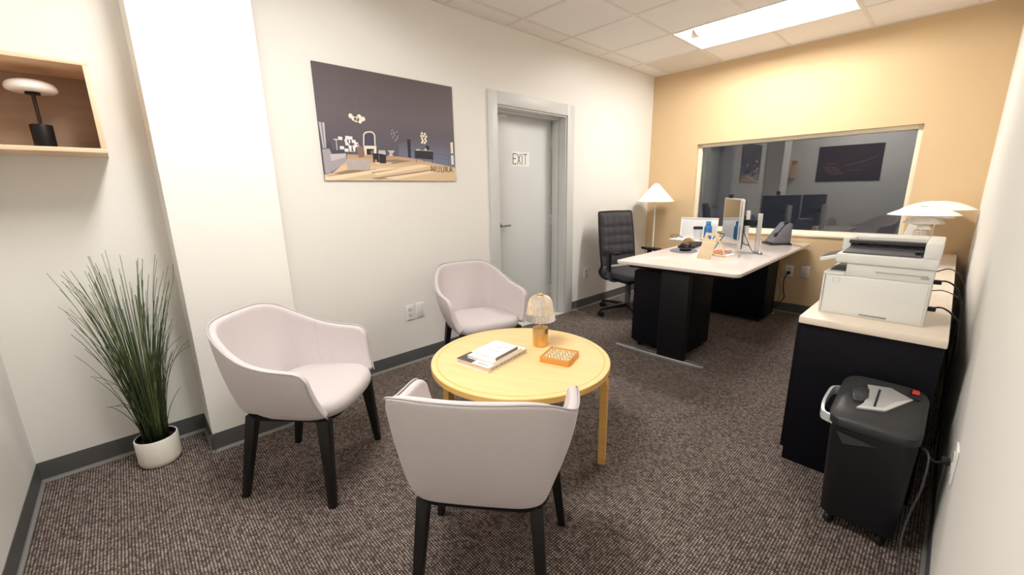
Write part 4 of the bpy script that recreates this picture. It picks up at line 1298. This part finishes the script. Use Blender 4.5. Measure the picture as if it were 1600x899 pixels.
MB().box(.105, .130, .03, .10, .295, .302, .001).build('paper_guide', M_SHADE, pn)

def dome_lamp(label, loc, sc=1.0):
    t = thing('dome_table_lamp', label, 'lamp', loc, 0, 'white dome lamps on the credenza')
    def sh(r0, z0, h, hole, name, m_):
        p = []
        for k in range(13):
            u = k / 12
            r = r0 * (1 - u) + hole * u
            p.append((r, z0 + h * (1 - ((r - hole) / (r0 - hole)) ** 2)))
        q = [(r - .0 if i == 0 else r, z - .0025) for i, (r, z) in enumerate(p)]
        MB().lathe([(r * sc, z * sc) for r, z in p], 64, cap=False).lathe([(r * sc, z * sc) for r, z in q], 64, cap=False).build(name, m_, t, smooth=60)
    sh(.205, .352, .060, .018, 'top_shade', M_WHITELAC)
    sh(.105, .290, .052, .022, 'middle_shade', M_OPAL)
    sh(.062, .245, .036, .020, 'lower_shade', M_OPAL)
    MB().lathe([(.075 * sc, 0), (.08 * sc, .004 * sc), (.078 * sc, .014 * sc), (.02 * sc, .020 * sc)], 40).build('base', M_CHROME, t)
    MB().cyl(.0065 * sc, .015 * sc, .285 * sc, seg=14).build('stem', M_CHROME, t)
    MB().cyl(.016 * sc, .230 * sc, .300 * sc, seg=18).build('bulb_socket', M_CHROME, t)
    MB().cyl(.02 * sc, .408 * sc, .416 * sc, seg=20, bev=.002).build('top_cap', M_CHROME, t)
    for k in range(3):
        a = k * 2 * PI / 3 + .4
        MB().tube([(.018 * sc * math.cos(a), .018 * sc * math.sin(a), .26 * sc), (.034 * sc * math.cos(a), .034 * sc * math.sin(a), .40 * sc)], .0022, 6).build('strut', M_CHROME, t)
    return t
dome_lamp('white dome table lamp nearer the printer, lower of the two', (2.578, 4.36, CZ), .985)
dome_lamp('white dome table lamp at the far end of the credenza, nearer the tan wall', (2.638, 4.735, CZ), 1.06)
br = thing('brochure_holder', 'white folded brochure standing on the credenza behind the printer', 'brochure', (2.452, 4.13, CZ), math.radians(-4))
for k in range(3):
    MB().box(0, .045, -.001 + k * .004, .001 + k * .004, 0, .300, M=Matrix.Rotation(math.radians(14), 4, 'Y')).build('leaf', M_WHITEPL if k < 2 else M_PAPER, br, smooth=0)
gt = thing('glass_tier', 'tiered chrome and glass candle holder beside the white brochure', 'holder', (2.592, 4.10, CZ))
MB().lathe([(.035, 0), (.036, .004), (.008, .010), (.007, .16), (.03, .165), (.03, .17), (.007, .175), (.007, .19)], 28).build('stem', M_CHROME, gt)
MB().lathe([(.028, .190), (.034, .195), (.036, .245), (.034, .247), (.031, .198), (.01, .194)], 32).build('glass_cup', mat('clear_glass', (250, 250, 250), 0.02, trans=.9, ior=1.45), gt)

PO = Vector((2.55, 2.287, CZ))
for p, plug in (
    ([(2.727, 2.56, .925), (2.765, 2.60, .935), (2.80, 2.68, .90), (2.825, 2.72, .83), (2.835, 2.74, .70), (2.835, 2.70, .40)], False),
    ([(2.727, 2.47, .893), (2.765, 2.50, .895), (2.80, 2.54, .86), (2.822, 2.57, .78), (2.830, 2.55, .68), (2.835, 2.5, .30)], True),
    ([(2.727, 2.50, .850), (2.76, 2.55, .846), (2.80, 2.63, .815), (2.826, 2.68, .77), (2.838, 2.68, .60), (2.84, 2.62, .30)], False),
    ([(2.727, 2.40, .790), (2.765, 2.43, .795), (2.80, 2.47, .765), (2.824, 2.50, .72), (2.834, 2.46, .60), (2.836, 2.40, .20)], True)):
    p = [Vector(q) - PO for q in p]
    cd_ = MB().tube(spline(p, 6), .0036 if plug else .0024, 6).build('cord', M_CORD, pn, smooth=180)
    if plug:
        a = p[0]
        MB().box(a.x - .001, a.x + .024, a.y - .010, a.y + .012, a.z - .009, a.z + .009, .003).build('plug', M_CORD, cd_)

# ------------------------------------------------------------------ paper shredder
SHX, SHY = 2.662, 1.955
sd = thing('paper_shredder', 'black paper shredder with silver top plate on casters', 'shredder', (SHX, SHY, 0))
def rr(x0, x1, y0, y1, r, z, n=6):
    return [(x, y, z) for x, y in rrect(x0, x1, y0, y1, r, n)]
b = MB()
b.rings([rr(-.098, .104, -.130, .140, .03, .050), rr(-.108, .113, -.142, .150, .035, .058), rr(-.113, .117, -.148, .155, .04, .20), rr(-.120, .122, -.154, .160, .045, .415), rr(-.118, .120, -.152, .158, .045, .430)])
b.build('bin', mat('shredder_black', (13, 13, 18), 0.45), sd, smooth=40)
hd = MB()
M_SHRED = mat('shredder_head_grey', (50, 50, 52), 0.45)
SL = .20
def inc(x0, x1, y0, y1, r, z):            # ring lying on the sloping lid, low at the front
    return [(x, y, z + SL * (y + .155) * 1.0) for x, y in rrect(x0, x1, y0, y1, r, 6)]
hd.rings([rr(-.118, .120, -.154, .160, .05, .428), rr(-.128, .126, -.160, .164, .055, .436),
          [(x, y, .436 + .026 + SL * .85 * (y + .16)) for x, y in rrect(-.129, .127, -.161, .165, .055, 6)],
          inc(-.122, .121, -.153, .158, .055, .470), inc(-.104, .110, -.130, .142, .055, .480), inc(-.088, .098, -.112, .128, .05, .481)])
hd.build('head', M_SHRED, sd, smooth=50)
LM = Matrix.Translation((0, -.155, .4805)) @ Matrix.Rotation(math.atan(SL), 4, 'X')
MB().prism([(-.050, .240), (.017, .256), (.084, .210), (.021, .091), (-.057, .064), (-.042, .109), (-.038, .196)], -.004, .006, .002, M=LM).build('top_plate', mat('silver_plastic', (188, 189, 190), 0.35, metal=0.25), sd)
MB().prism([(.084, .210), (.021, .091), (-.057, .064), (-.052, .078), (.012, .106), (.040, .166)], .0062, .0072, M=LM).build('plate_facet', mat('silver_bright', (214, 214, 214), 0.35, metal=0.2), sd)
MB().box(-.014, -.007, .100, .222, .006, .0078, M=LM).build('paper_slot', M_INK, sd)
MB().prism([(-.088, .174), (-.062, .205), (-.0385, .204), (-.034, .147), (-.048, .110), (-.073, .107)], -.002, .010, .003, M=LM).build('badge', M_SHADE, sd)
mk = MB()
for k in range(3):
    mk.box(-.074, -.050, .138 + k * .014, .143 + k * .014, .010, .0105, M=LM)
mk.build('badge_marks', M_GREYPL, sd)
MB().box(.070, .102, .216, .276, -.004, .009, .003, M=LM).build('switch_housing', M_PLASTIC, sd)
MB().box(.076, .097, .242, .270, .009, .014, .003, M=LM).build('power_switch', M_RED, sd)
hp = spline([(-.112, -.128, .440), (-.142, -.112, .442), (-.154, -.05, .450), (-.154, .02, .462), (-.146, .075, .474), (-.112, .098, .480)], 8)
hm = MB()
hm.rings([[(p.x, p.y, p.z - .019), (p.x - .010, p.y, p.z - .016), (p.x - .010, p.y, p.z + .016), (p.x, p.y, p.z + .019)] for p in hp])
hm.build('carry_handle', mat('handle_silver', (206, 207, 208), 0.35, metal=0.2), sd, smooth=30)
MB().rings([[(-.095, -.1545, .412), (.02, -.1545, .395), (-.070, -.154, .372)], [(-.095, -.1575, .414), (.02, -.156, .397), (-.070, -.157, .370)]]).build('front_facet', M_SHADE, sd)
for x in (-.075, .078):
    for y in (-.112, .112):
        w_ = MB()
        w_.cyl(.022, -.009, .009, seg=18, bev=.003, M=Matrix.Translation((x, y, .023)) @ Matrix.Rotation(PI / 2, 4, 'Y') @ Matrix.Rotation(.5, 4, 'X'))
        w_.cyl(.012, .035, .057, (x, y, 0), 12)
        w_.build('caster', M_PLASTIC, sd)
SO = Vector((SHX, SHY, 0))
def sp_(pts): return [Vector(p) - SO for p in pts]
cd_ = MB().tube(spline(sp_([(2.781, 1.90, .405), (2.800, 1.86, .420), (2.812, 1.82, .40), (2.810, 1.80, .30), (2.798, 1.80, .20), (2.792, 1.78, .10), (2.803, 1.72, .02), (2.818, 1.66, .006), (2.822, 1.58, .006)]), 8), .0034, 6).build('cord', mat('cord_grey', (64, 62, 62), 0.5), sd, smooth=180)
cd_ = MB().tube(spline(sp_([(2.781, 1.92, .402), (2.802, 1.90, .390), (2.826, 1.85, .39), (2.842, 1.78, .438)]), 8), .0032, 6).build('cord', MATS['cord_grey'], sd, smooth=180)
MB().box(2.836 - SHX, 2.8565 - SHX, 1.765 - SHY, 1.79 - SHY, .432, .450, .003).build('plug', M_CORD, cd_)
